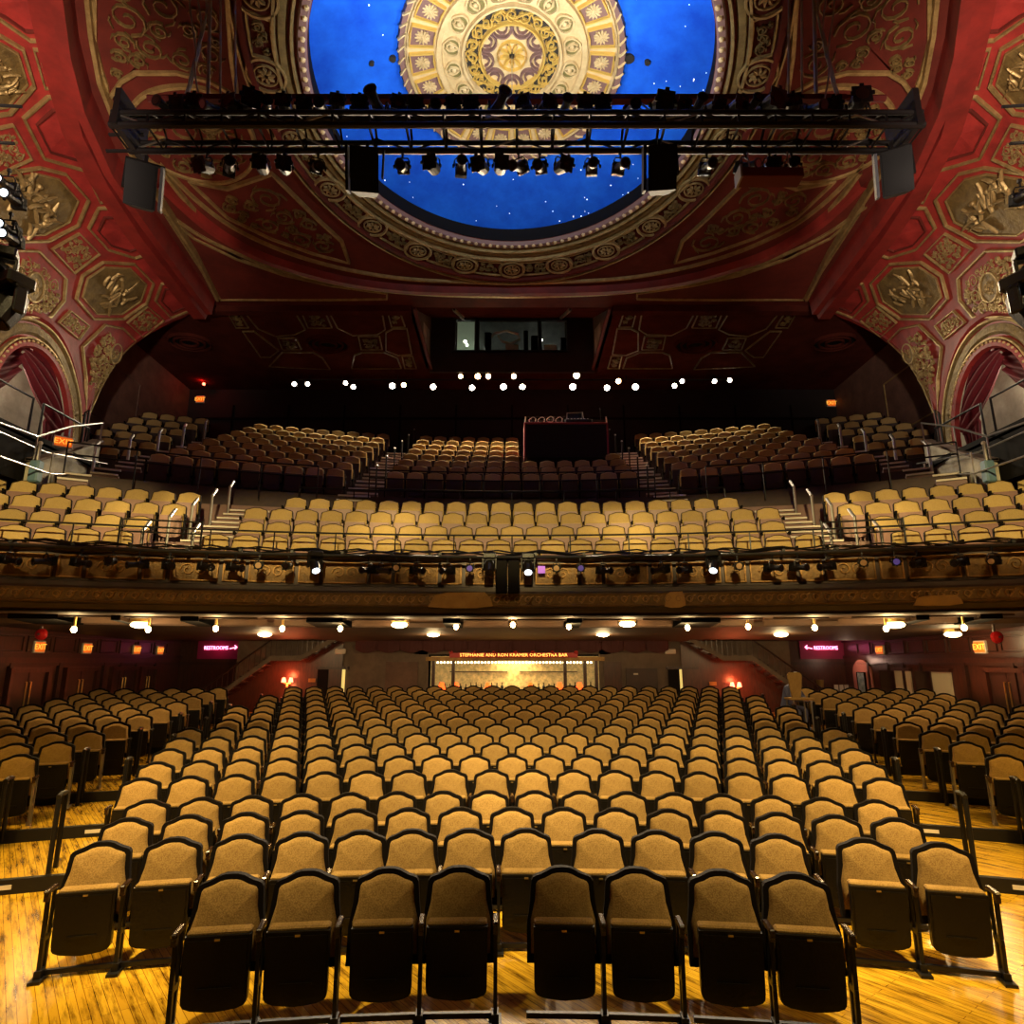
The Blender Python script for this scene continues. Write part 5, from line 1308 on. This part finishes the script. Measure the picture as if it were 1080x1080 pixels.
# restroom signs in pink neon
for sx, px, body in ((-1, 232, 'RESTROOMS'), (1, 867, 'RESTROOMS')):
    Y = YB + 1.44; p = at_y(px, 683.5, Y)
    t = thing('neon_sign', 'pink neon restrooms sign with arrow on the %s corridor wall' % ('left' if sx < 0 else 'right'), 'neon sign', p)
    MB().box((0, .02, 0), (1.5, .03, .72)).build('backboard', 'neon_panel', t)
    o = put('lettering', text_mesh(body, .17, .008, 'neon_pink'), t, (-.12 if sx < 0 else .12, -.02, 0)); o.rotation_euler = (pi / 2, 0, 0)
    xs3 = [v.co.x for v in o.data.vertices]; o.scale.x = .80 / (max(xs3) - min(xs3)); ax = .46 if sx < 0 else -.46; mb = MB(); mb.tube([(ax - .12 * -sx, -.02, -.02), (ax + .12 * -sx, -.02, .03)], .014, 5); mb.tube([(ax + .04 * -sx, -.02, .09), (ax + .12 * -sx, -.02, .03), (ax + .05 * -sx, -.02, -.04)], .014, 5); mb.build('arrow', 'neon_pink', t)
    light('neon_light', 'POINT', (p.x, p.y - .25, p.z), 3.0, (1.0, .04, .22), radius=.2)
# switchback stairs to the balcony
for sx, nm in ((-1, 'left'), (1, 'right')):
    t = thing('staircase', 'dark wooden switchback staircase against the %s of the back wall' % nm, 'staircase', (0, 0, 0))
    pts = [(-9.35, 1.10), (-7.31, 2.60), (-6.42, 2.60), (-5.30, 3.26)]
    for y, nmx in ((20.05, 'stringer'), (20.7, 'stringer')):
        mb = MB()
        for (x0, z0), (x1, z1) in zip(pts, pts[1:]):
            mb.add([(-sx * x0, y, z0 - .10), (-sx * x1, y, z1 - .10), (-sx * x1, y, z1 + .06), (-sx * x0, y, z0 + .06), (-sx * x0, y + .05, z0 - .10), (-sx * x1, y + .05, z1 - .10), (-sx * x1, y + .05, z1 + .06), (-sx * x0, y + .05, z0 + .06)], [(0, 1, 2, 3), (4, 7, 6, 5), (0, 4, 5, 1), (3, 2, 6, 7)])
        mb.build(nmx, 'mahogany' if False else 'plaster_grey' if y < 20.5 else 'mahogany', t)
    for k_ in range(9):
        u = (k_ + .5) / 9; MB().box((-sx * (-9.35 + 2.04 * u), 20.4, 1.12 + 1.5 * u), (.26, .62, .05)).build('step', 'mahogany_dark', t)
    MB().box((-sx * -6.87, 20.4, 2.60), (.95, .62, .06)).build('landing', 'mahogany_dark', t)
    for k_ in range(4):
        u = (k_ + .5) / 4; MB().box((-sx * (-6.42 + 1.12 * u), 20.4, 2.62 + .66 * u), (.26, .62, .05)).build('step', 'mahogany_dark', t)
    mb = MB(); mb.tube([(-sx * x, 20.06, z + .55 if z < 3 else 3.22) for x, z in pts], .03, 6); mb.build('handrail', 'mahogany_dark', t)
    for i in range(26):
        x = -9.2 + 3.9 * i / 25; z = interp(x, [q[0] for q in pts], [q[1] for q in pts]); MB().cyl((-sx * x, 20.06, z), (-sx * x, 20.06, min(3.2, z + .55)), .012, n=4).build('baluster', 'mahogany', t)
    MB().add([(-sx * -9.35, 20.72, 1.0), (-sx * -7.31, 20.72, 2.5), (-sx * -6.42, 20.72, 2.5), (-sx * -5.3, 20.72, 3.15), (-sx * -5.3, 20.72, .8), (-sx * -9.35, 20.72, .8)], [(0, 1, 2, 3, 4, 5)]).build('under_stair_wall', 'mahogany', t)
    p = at_y(304 if sx < 0 else 775, 717 if sx < 0 else 722, 20.62); q = thing('wall_sconce', 'red-shaded twin wall sconce glowing under the %s stair landing' % nm, 'wall lamp', p)
    for x in (-.11, .11): MB().cyl((x, -.08, -.07), (x, -.08, .07), .075, .045, 10).build('lamp_shade', 'sconce_red', q)
    MB().cyl((-.11, -.08, -.1), (.11, -.08, -.1), .015, n=6).cyl((0, -.08, -.1), (0, 0, -.1), .02, n=6).build('arm', 'brass', q); MB().sphere((0, -.07, -.18), .05, 8, 5).build('finial', 'brass', q)
    light('sconce_light', 'POINT', (p.x, p.y - .25, p.z + .12), 34, (1.0, .16, .05), radius=.08); light('sconce_light', 'POINT', (p.x, p.y - .25, p.z - .2), 16, (1.0, .25, .08), radius=.08)
    p = at_y(329 if sx < 0 else 752, 717.5 if sx < 0 else 721, 20.66); tag(MB().box(p, (.22, .03, .11)).build('wall_plaque', 'band_gold'), 'small brass plaque beside the %s red sconce' % nm, 'plaque')
    p = at_y(359 if sx < 0 else 707, 687, 20.7); tag(MB().box(p, (.34, .06, .16), bev=.02).build('notice_light', 'sign_white'), 'small pale notice box above the %s lit doorway' % nm, 'notice box')
# bar
bar = thing('orchestra_bar', 'brightly lit bar niche with bulbs and mirrors in the back wall', 'bar', (0, YB, .9))
Bq = lambda x, y, z: (x, y - YB, z - .9)
MB().box(Bq(.1, YB + 1.3, 1.7), (5.6, .06, 1.9)).build('back_panel', 'bar_glow', bar)
MB().box(Bq(.1, YB + .35, 1.35), (5.2, .5, .10)).build('counter_top', 'mahogany', bar); MB().box(Bq(.1, YB + .4, 1.05), (5.2, .4, .55)).build('counter', 'mahogany_dark', bar)
MB().box(Bq(.1, YB + .0, 2.56), (5.6, .16, .12)).build('lintel', 'band_gold', bar)
for px in (457, 478, 596, 617, 629):
    x = at_y(px, 710, YB).x; MB().box(Bq(x, YB + .02, 1.8), (.10, .14, 1.5)).build('post', 'mahogany', bar)
for x in (-1.1, 1.2): MB().box(Bq(x, YB + 1.15, 2.15), (1.9, .18, .03)).build('shelf', 'mahogany', bar)
for i in range(46): MB().sphere(Bq(-2.35 + 4.85 * i / 45, YB + .14, 2.45), .035, 6, 4).build('bulb', 'bar_bulb', bar)
light('bar_light', 'AREA', (0.1, YB + .7, 2.45), 46, (1.0, .78, .38), (0.1, YB + .8, 1.2)).data.size = 1.2
nb = -1
for i in range(30):
    x = -2.3 + 4.8 * i / 29
    if abs(x - .1) < .25: continue
    nb += 1; mb = MB(); h_ = .24 + .08 * rnd.random(); mb.cyl((0, 0, 0), (0, 0, h_), .05, n=8).cyl((0, 0, h_), (0, 0, h_ + .05), .05, .018, 8).cyl((0, 0, h_ + .05), (0, 0, h_ + .13), .018, n=6)
    tag(mb.build('bottle', 'bottle_dark'), 'dark bottle on the lit bar counter, %s from left' % ORDS[nb], 'bottle', 'bottles along the bar counter').location = (x, YB + .4, 1.40)
for i, px in enumerate((466, 481, 515, 559, 590, 611)):
    x = at_y(px, 717, YB + .2).x; t = thing('table_lamp', 'small orange lamp on the bar, %s from left' % ORDS[i], 'lamp', (x, YB + .2, 1.40), 0, 'orange lamps on the bar')
    MB().cyl((0, 0, 0), (0, 0, .03), .07, n=10).cyl((0, 0, .03), (0, 0, .25), .015, n=6).build('stand', 'brass', t); MB().cyl((0, 0, .22), (0, 0, .44), .13, .06, 12).build('lamp_shade', 'bar_lamp', t)
t = thing('bar_sign', 'red sign with glowing gold letters over the bar', 'sign', (0.05, YB - .22, 2.675))
MB().box((0, .03, 0), (4.0, .04, .15)).build('board', 'sign_red', t)
o = put('lettering', text_mesh('STEPHANIE AND RON KRAMER ORCHESTRA BAR', .135, .006, 'sign_letter'), t, (0, 0, 0)); o.rotation_euler = (pi / 2, 0, 0)
xs3 = [v.co.x for v in o.data.vertices]; o.scale.x = 3.35 / (max(xs3) - min(xs3))
for x in (-1.95, -1.2, -.6, 0.05, .6, 1.2, 1.95):
    mb = MB()
    for q in range(5): mb.sphere((x + .04 * cos(q * 1.25), .0, .085 + .03 * sin(q * 1.25)), .03, 6, 4)
    mb.build('red_rosette', 'sign_red', t)
t = thing('valance', 'dark red scalloped valance across the back wall above the bar', 'valance', (0, YB - .2, 2.80)); 
for i in range(14):
    x = -4.55 + .70 * i; mb = MB(); P = []
    for u in range(13):
        for v in range(5): q = u / 12; P.append((x - .35 + .7 * q, -.05 * sin(pi * q) - .02 * sin(q * 30), .34 - (v / 4) * (.30 + .10 * sin(pi * q))))
    mb.add(P, [(u * 5 + v, u * 5 + v + 1, u * 5 + 6 + v, u * 5 + 5 + v) for u in range(12) for v in range(4)]); mb.build('scallop', 'valance_red', t, smooth=True)
# right-hand niche with a picture
p = at_x(911, 722, ROOM_X - .04); t = thing('framed_picture', 'dark blue-green picture in a pink arched niche on the right', 'picture', p, -pi / 2)
pts = [(.55 * cos(pi * i / 14), .35 + .42 * sin(pi * i / 14)) for i in range(15)]; MB().prism([(-.55, -.9)] + [(.55, -.9)] + pts, -.02, .03).build('niche', 'pink_plaster', t)
MB().box((0, -.05, .05), (.42, .03, .62)).build('canvas', 'poster', t); MB().sweep([Vector((x, -.05, z)) for x, z in ((-.22, -.27), (.22, -.27), (.22, .37), (-.22, .37))], Vector((0, -1, 0)), .05, .03, True).build('picture_frame', 'black_paint', t)
light('picture_light', 'POINT', (p.x - .4, p.y, p.z + .75), 9, (1, .6, .42), radius=.05)
p = at_y(865, 721, YB + 1.4); t = thing('brass_urn', 'small brass lamp glowing beside the restroom corridor on the right', 'lamp', p); MB().cyl((0, 0, -.12), (0, 0, .12), .10, .13, 12).build('shade', 'brass', t); MB().cyl((0, 0, -.5), (0, 0, -.12), .02, n=6).build('stem', 'brass', t)
p = at_y(890, 725.5, YB + 1.42); t = thing('notice_row', 'row of small white notices on the right corridor wall', 'notices', p)
for x in (-.25, -.08, .09, .28): MB().box((x, 0, 0), (.13, .02, .2)).build('notice', 'sign_white', t)
# usher's ledge, seat with raised back and seated person in the right aisle
SX, SY = 6.95, 16.2; SZ = floor_z(math.hypot(SX, SY - OC))
t = thing('usher_chair', 'narrow tan-backed chair turned sideways in the right aisle', 'chair', (at_y(841, 745, SY).x, SY, SZ))
mb = MB(); mb.prism([(-.10, .95), (.10, .95), (.15, 1.30), (.17, 1.48), (.12, 1.54), (-.12, 1.54), (-.17, 1.48), (-.15, 1.30)], -.02, .04); mb.build('backrest', 'tan_fabric', t); MB().box((.02, -.1, .93), (.55, .45, .05), bev=.01).build('seat', 'tan_fabric', t)
for x in (-.2, .22):
    for y in (-.28, .1): MB().cyl((x, y, 0), (x, y, .92), .018, n=6).build('leg', 'steel', t)
# person: seated, leaning forward, blue-grey top
bx_, by_ = at_y(834, 745, SY + .6).x - .05, SY + .75; bz = floor_z(math.hypot(bx_, by_ - OC))
vs = {'pelvis': ((0, 0, .52), .15), 'waist': ((0, -.06, .72), .14), 'chest': ((.02, -.18, .95), .165), 'neck': ((.05, -.27, 1.12), .065), 'head': ((.07, -.34, 1.25), .10), 'crown': ((.07, -.33, 1.33), .085),
      'shl': ((-.17, -.20, 1.02), .075), 'ell': ((-.24, -.32, .78), .055), 'wrl': ((-.10, -.50, .72), .04), 'hal': ((-.05, -.56, .73), .035), 'shr': ((.21, -.20, 1.02), .075), 'elr': ((.28, -.32, .78), .055), 'wrr': ((.16, -.50, .72), .04), 'har': ((.11, -.56, .73), .035),
      'hpl': ((-.10, -.04, .50), .11), 'knl': ((-.12, -.46, .52), .075), 'anl': ((-.12, -.42, .10), .05), 'tol': ((-.12, -.58, .05), .045), 'hpr': ((.10, -.04, .50), .11), 'knr': ((.12, -.46, .52), .075), 'anr': ((.12, -.42, .10), .05), 'tor': ((.12, -.58, .05), .045)}
for s_, x0 in (('l', -.05), ('r', .11)):
    for q in range(5): vs['f%s%d' % (s_, q)] = ((x0 + (-.03 + .015 * q), -.60 - (.02 if q in (1, 2, 3) else 0), .725 - .006 * q), .009); vs['g%s%d' % (s_, q)] = ((x0 + (-.034 + .017 * q), -.63 - (.02 if q in (1, 2, 3) else 0), .70), .008)
ed = [('pelvis', 'waist'), ('waist', 'chest'), ('chest', 'neck'), ('neck', 'head'), ('head', 'crown')]
for s_ in 'lr':
    ed += [('chest', 'sh' + s_), ('sh' + s_, 'el' + s_), ('el' + s_, 'wr' + s_), ('wr' + s_, 'ha' + s_), ('pelvis', 'hp' + s_), ('hp' + s_, 'kn' + s_), ('kn' + s_, 'an' + s_), ('an' + s_, 'to' + s_)]
    for q in range(5): ed += [('ha' + s_, 'f%s%d' % (s_, q)), ('f%s%d' % (s_, q), 'g%s%d' % (s_, q))]
keys = list(vs); me = bpy.data.meshes.new('body'); me.from_pydata([vs[q][0] for q in keys], [(keys.index(a), keys.index(b_)) for a, b_ in ed], [])
pr = thing('person', 'person in a blue-grey top sitting bent forward in the right aisle', 'person', (bx_, by_, bz), .5)
bd = put('body', me, pr); md_ = bd.modifiers.new('skin', 'SKIN')
for i, q in enumerate(keys): me.skin_vertices[0].data[i].radius = (vs[q][1],) * 2
me.skin_vertices[0].data[0].use_root = True; md_.use_smooth_shade = True
sb = bd.modifiers.new('sub', 'SUBSURF'); sb.levels = 1; sb.render_levels = 1; me.materials.append(M['cloth_blue'])
mb = MB(); mb.sphere((.07, -.345, 1.265), .108, 12, 8, (.82, 1.0, 1.15)); mb.sphere((.07, -.455, 1.25), .02, 6, 4); mb.sphere((.035, -.445, 1.28), .012, 6, 4); mb.sphere((.105, -.445, 1.28), .012, 6, 4); mb.box((.07, -.44, 1.205), (.045, .02, .01)); mb.sphere((-.02, -.34, 1.26), .025, 6, 4); mb.sphere((.16, -.34, 1.26), .025, 6, 4); mb.build('face', 'skin', pr, smooth=True)
mb = MB(); mb.sphere((.07, -.315, 1.295), .115, 12, 8, (.88, 1.0, 1.05)); mb.build('hair', 'hair_dark', pr, smooth=True)
for x in (-.05, .11): MB().sphere((x, -.58, .725), .042, 8, 5, (1, 1.2, .7)).build('hand', 'skin', pr, smooth=True)
t = thing('person_stool', 'small dark stool under the person in the right aisle', 'stool', (bx_, by_, bz)); MB().cyl((0, 0, .34), (0, 0, .38), .18, n=14).build('seat', 'black_plastic', t)
for q in range(4): MB().cyl((.13 * cos(q * pi / 2 + .8), .13 * sin(q * pi / 2 + .8), 0), (.1 * cos(q * pi / 2 + .8), .1 * sin(q * pi / 2 + .8), .35), .015, n=6).build('leg', 'steel', t)

# ---- posts beside the stalls aisles
for sx, nm in ((-1, 'left'), (1, 'right')):
    for k_, r_ in enumerate(RISE[:6]):
        for q, off in ((0, 5.28 + .28 * k_ if k_ < 4 else 6.42), (1, 6.5 + .18 * k_)):
            rho = r_ + (.12 if q == 0 else -.25); X = sx * off; a = math.asin(X / rho); z = floor_z(rho)
            t = thing('aisle_handrail', 'black hoop handrail, %s step, on the %s side of the %s stalls aisle' % (ORDS[k_], ('inner', 'outer')[q], nm), 'handrail', (X, OC + rho * cos(a), z), -a)
            for y in (0, .24): MB().cyl((0, y, 0), (0, y, .82), .028, n=8).build('post', 'black_metal', t)
            MB().tube([(0, -.03, .82), (0, .08, .84), (0, .27, .82)], .028, 6).build('grip', 'black_metal', t)

# ================================================================== BALCONY FITTINGS
# front safety rail
t = thing('balcony_rail', 'thin black safety rail on posts along the front of the lower balcony', 'railing')
MB().tube([bal(RF + .08, -AF + 2 * AF * i / 60, 4.93) for i in range(61)], .018, 6).build('top_rail', 'black_metal', t)
for i in range(21):
    a = -AF + 2 * AF * (i + .5) / 21; MB().cyl(bal(RF + .08, a, 4.55), bal(RF + .08, a, 4.93), .014, n=6).build('post', 'black_metal', t)
# stairs and handrails at the lower balcony aisles
for sx, nm in ((-1, 'left'), (1, 'right')):
    st = thing('balcony_stair', 'mauve stair between seat blocks of the lower balcony, %s aisle' % nm, 'stair')
    for k_ in range(14):
        rho = 27.95 + .305 * k_; a = sx * 6.65 / rho; z = 4.16 + .168 * k_
        MB().box(bal(rho + .16, a, z - .15), (.95, .33, .30), rz=-a).build('step', 'deck_mauve', st); MB().box(bal(rho - .02, a, z - .005), (.95, .07, .04), rz=-a).build('nosing', 'sign_white', st)
    for k_ in range(5):
        for q, X in ((0, 7.08), (1, 6.2)):
            if q == 1 and k_ not in (0,): continue
            rho = 28.0 + .85 * k_; a = sx * X / rho; z = 3.98 + .45 * k_
            t = thing('stair_handrail', '%s grey slanted handrail post up the %s balcony aisle%s' % (ORDS[k_], nm, ', seat-block side' if q == 0 else ', centre side'), 'handrail', bal(rho, a, z), -a)
            MB().cyl((0, 0, 0), (0, 0, .95), .03, n=8).build('post', 'steel', t); MB().cyl((0, -.02, .93), (0, .36, 1.18), .035, n=8).build('grip', 'steel', t)
    a0, a1 = sx * 7.35 / 27.8, sx * 5.95 / 27.8
    t = thing('stair_gate_rail', 'black rail closing the foot of the %s balcony aisle' % nm, 'railing')
    for z in (4.95, 4.72): MB().cyl(bal(27.75, a0, z + .12), bal(27.75, a1, z + .12), .016, n=6).build('rail', 'black_metal', t)
    for a in (a0, a1): MB().cyl(bal(27.75, a, 4.3), bal(27.75, a, 5.1), .02, n=6).build('post', 'black_metal', t)
# cross-aisle parapet and rails in front of the upper tiers
def arc_rail(name, label, x0, x1, rho, c, zs, zp0, npost, mname='black_metal'):
    t = thing(name, label, 'railing'); a0, a1 = math.asin(x0 / rho), math.asin(x1 / rho)
    for z in zs: MB().tube([bal(rho, a0 + (a1 - a0) * i / 16, z, c) for i in range(17)], .02, 6).build('rail', mname, t)
    for i in range(npost):
        a = a0 + (a1 - a0) * i / (npost - 1); MB().cyl(bal(rho, a, zp0, c), bal(rho, a, max(zs), c), .018, n=6).build('post', mname, t)
    return t
arc_rail('tier_railing', 'black pipe railing before the middle block of the upper balcony', -3.9, 3.9, 23.30, UC, (7.62, 7.38, 7.08), 6.8, 6)
arc_rail('tier_railing', 'black pipe railing before the left block of the upper balcony', -10.6, -5.2, 23.20, UC, (7.60, 7.30), 6.6, 5)
arc_rail('tier_railing', 'black pipe railing before the right block of the upper balcony', 5.2, 10.6, 23.20, UC, (7.60, 7.30), 6.6, 5)
arc_rail('cross_aisle_rail', 'low dark rail along the cross aisle of the balcony', -5.6, 5.6, 32.0, BC, (6.95,), 6.35, 9)
# stairs of the upper tiers
for sx, nm in ((-1, 'left'), (1, 'right')):
    for X0, wdt, tag_ in ((4.28, .85, 'inner'), (10.45, .6, 'outer')):
        st = thing('tier_stair', 'steep stair beside the upper balcony blocks, %s %s aisle' % (nm, tag_), 'stair')
        for i_ in range(8):
            zt2 = 6.86 + .462 * i_; rb = 23.5 + .85 * i_ if i_ else 23.35; a = sx * math.asin(X0 / rb)
            MB().box(bal(rb - .21, a, zt2 - .231 - .12, UC), (wdt, .42, .24), rz=-a).build('step', 'deck_mauve', st)
            for rq, zq in ((rb - .43, zt2 - .231), (rb - .02, zt2)): MB().box(bal(rq, a, zq - .005, UC), (wdt, .07, .045), rz=-a).build('nosing', 'sign_white', st)
    for k_ in range(5):
        rho = 24.3 + 1.25 * k_; a = sx * math.asin(10.72 / rho); z = 6.86 + .68 * k_
        t = thing('tier_handrail', '%s grey handrail post up the far %s stair of the upper balcony' % (ORDS[k_], nm), 'handrail', bal(rho, a, z, UC), -a)
        MB().cyl((0, 0, 0), (0, 0, 1.05), .04, n=8).build('post', 'steel', t); MB().cyl((0, -.02, 1.03), (0, .4, 1.28), .045, n=8).build('grip', 'steel', t)
    for k_ in range(6):
        rho = 23.6 + 1.25 * k_; a = sx * math.asin(3.78 / rho); z = 6.86 + .68 * k_
        t = thing('tier_handrail', '%s slim post beside the %s inner stair of the upper balcony' % (ORDS[k_], nm), 'handrail', bal(rho, a, z, UC), -a)
        MB().cyl((0, 0, 0), (0, 0, .95), .025, n=6).build('post', 'black_metal', t); MB().sphere((0, 0, .97), .035, 6, 4).build('cap', 'steel', t)
    # pale parapet, mauve side steps, box platform and rails
    K3 = 1.137
    F_ = lambda x, y, z, sx=sx: (sx * x * K3, y * K3, EYE + (z - EYE) * K3)
    t = thing('stair_parapet', 'pale plaster parapet of the %s side stair below the box' % nm, 'parapet')
    for q in range(2):
        x = 9.45 + .16 * q
    mb = MB(); A = [(9.5, 12.3, 5.75), (9.9, 14.75, 5.75), (9.9, 14.75, 7.62), (9.5, 12.3, 6.35)]; Bk = [(x + .18, y, z) for x, y, z in A]
    mb.add([F_(*p) for p in A + Bk], [(0, 1, 2, 3), (4, 7, 6, 5), (3, 2, 6, 7), (1, 5, 6, 2), (0, 3, 7, 4)]); mb.build('parapet_wall', 'stucco', t)
    MB().add([F_(*p) for p in ((9.46, 12.3, 6.36), (9.86, 14.77, 7.63), (10.12, 14.77, 7.66), (9.72, 12.3, 6.39), (9.46, 12.3, 6.42), (9.86, 14.77, 7.69), (10.12, 14.77, 7.72), (9.72, 12.3, 6.45))], [(0, 1, 2, 3), (4, 5, 6, 7), (0, 1, 5, 4), (3, 2, 6, 7)]).build('coping', 'plaster_grey', t)
    st = thing('side_stair', 'mauve steps rising along the %s pale parapet' % nm, 'stair')
    for k_ in range(8): MB().box((sx * (10.3 + .07 * k_), 14.75 + .33 * k_, 5.86 + .15 * k_), (1.3, .37, .30)).build('step', 'deck_mauve', st)
    pl = thing('box_platform', 'black platform with railings before the %s box arch' % nm, 'platform')
    MB().box(F_(10.55, 13.0, 6.95), (1.9, 4.9, .12)).build('deck', 'black_paint', pl); MB().box(F_(9.75, 12.2, 6.4), (.06, 2.4, 1.0)).build('skirt', 'black_paint', pl)
    mb = MB(); mb.tube([F_(9.55, 12.3, 6.9), F_(9.72, 13.4, 7.52), F_(9.93, 14.75, 8.12), F_(9.93, 14.75, 7.6)], .025, 6)
    mb.tube([F_(9.2, 9.5, 6.55), F_(9.55, 12.3, 6.9)], .025, 6); mb.tube([F_(9.0, 9.5, 5.95), F_(9.25, 12.4, 6.15), F_(9.55, 14.6, 6.75)], .02, 6); mb.tube([F_(9.2, 9.5, 6.5), F_(9.4, 12.4, 6.6), F_(9.7, 14.8, 7.1)], .018, 6)
    mb.build('stair_rail', 'steel', pl)
    for y, z0, z1 in ((12.3, 5.7, 6.9), (13.4, 6.8, 7.52)): MB().cyl(F_(9.55 + .15 * (y - 12.3), y, z0), F_(9.55 + .15 * (y - 12.3), y, z1), .02, n=6).build('rail_post', 'steel', pl)
    for x, y, z0, z1 in ((9.25, 12.4, 5.6, 6.6), (9.55, 14.3, 5.9, 6.95)): MB().cyl(F_(x, y, z0), F_(x, y, z1), .02, n=6).build('rail_post', 'steel', pl)
    mb = MB()
    for y0, y1 in ((11.4, 12.6), (12.9, 14.4)): mb.tube([F_(10.0, y0, 7.0), F_(10.0, y0, 7.85), F_(10.0, y1, 7.85), F_(10.0, y1, 7.0)], .03, 6)
    for y in (14.75, 15.0, 15.3): mb.tube([F_(10.3 + (y - 14.75), y, 7.6), F_(10.3 + (y - 14.75), y, 8.45), F_(10.5 + (y - 14.75), y + .15, 8.45), F_(10.5 + (y - 14.75), y + .15, 7.6)], .025, 6)
    mb.build('box_rail', 'black_metal', pl)
    p = Vector(F_(9.35, 12.15, 6.25)); q = thing('motor_box', 'pale blue-grey box on a post beside the %s parapet end' % nm, 'box', p); MB().box((0, 0, -.15), (.22, .2, .5), bev=.03).build('case', 'blue_box', q); MB().cyl((0, 0, .1), (0, 0, .5), .035, n=8).build('neck', 'steel', q); MB().sphere((0, 0, .52), .05, 8, 5).build('knob', 'sign_white', q)
# sound desk among the rear seats
t = thing('sound_desk', 'long mixing desk with a dark drape and red edges in the upper balcony', 'desk', (1.82, 20.9, 9.35))
dz = 8.3 - 9.35
MB().box((0, -.36, .35), (2.72, .05, 1.15)).build('drape', 'drape_black', t); MB().box((0, 0, .97), (2.8, .8, .05), bev=.01).build('desk_top', 'desk_red', t)
for sx in (-1, 1): MB().box((sx * 1.39, 0, .40), (.05, .76, 1.2)).build('side_panel', 'desk_red', t); MB().cyl((sx * 1.39, -.36, .9), (sx * 1.36, -.36, 1.2), .02, n=6).build('corner_post', 'cream_board', t)
for k_ in range(2): MB().box((0, -.2 + .5 * k_, -.55), (2.6, .1, 1.0)).build('trestle', 'black_paint', t)
for i in range(9):
    x = .55 + .15 * i; y = 20.56 + .08 * rnd.random()
    mb = MB(); n_ = 14; mb.tube([(.10 * cos(2 * pi * q / n_) * (1 + .3 * sin(q)), .02 * sin(q * 1.7), .11 + .10 * sin(2 * pi * q / n_)) for q in range(n_)], .012, 5, True)
    tag(mb.build('coiled_cable', 'paper_white' if i % 2 else 'black_plastic'), 'small %s cable coil on the mixing desk, %s from left' % ('white' if i % 2 else 'black', ORDS[i]), 'cable', 'cable coils on the mixing desk').location = (x, y, 10.36)
q = thing('mixing_console', 'mixing console with raised screens on the draped desk', 'console', (2.25, 20.72, 10.345))
MB().box((0, 0, .06), (.9, .5, .10), bev=.02).build('console_body', 'black_plastic', q); MB().box((-.1, .12, .28), (.5, .04, .32), bev=.01).build('screen', 'black_plastic', q)
mb = MB(); mb.tube([(-.38, .1, .1), (-.36, .1, .45), (.18, .1, .48), (.22, .1, .12)], .014, 5); mb.build('screen_frame', 'cable_grey', q)
for i in range(7): MB().box((-.35 + .11 * i, -.15, .125), (.03, .12, .02)).build('fader_strip', 'paper_white', q)
mb = MB().cyl((0, 0, 0), (0, 0, .55), .012, n=5).box((0, 0, .56), (.05, .04, .05)); tag(mb.build('microphone_stand', 'black_metal'), 'thin microphone stand at the right end of the mixing desk', 'stand').location = (3.02, 20.7, 10.345)
# red glow at the left rear exit
p = at_y(215, 405, 24.3); q = thing('red_beacon', 'small red light glowing at the left rear of the balcony', 'light', p); MB().sphere((0, 0, 0), .06, 8, 6).build('lens', 'sconce_red', q); MB().box((0, .1, 0), (.1, .1, .1)).build('holder', 'black_metal', q); light('beacon', 'POINT', (p.x, p.y - .2, p.z), 7, (1, .03, .02), radius=.05)
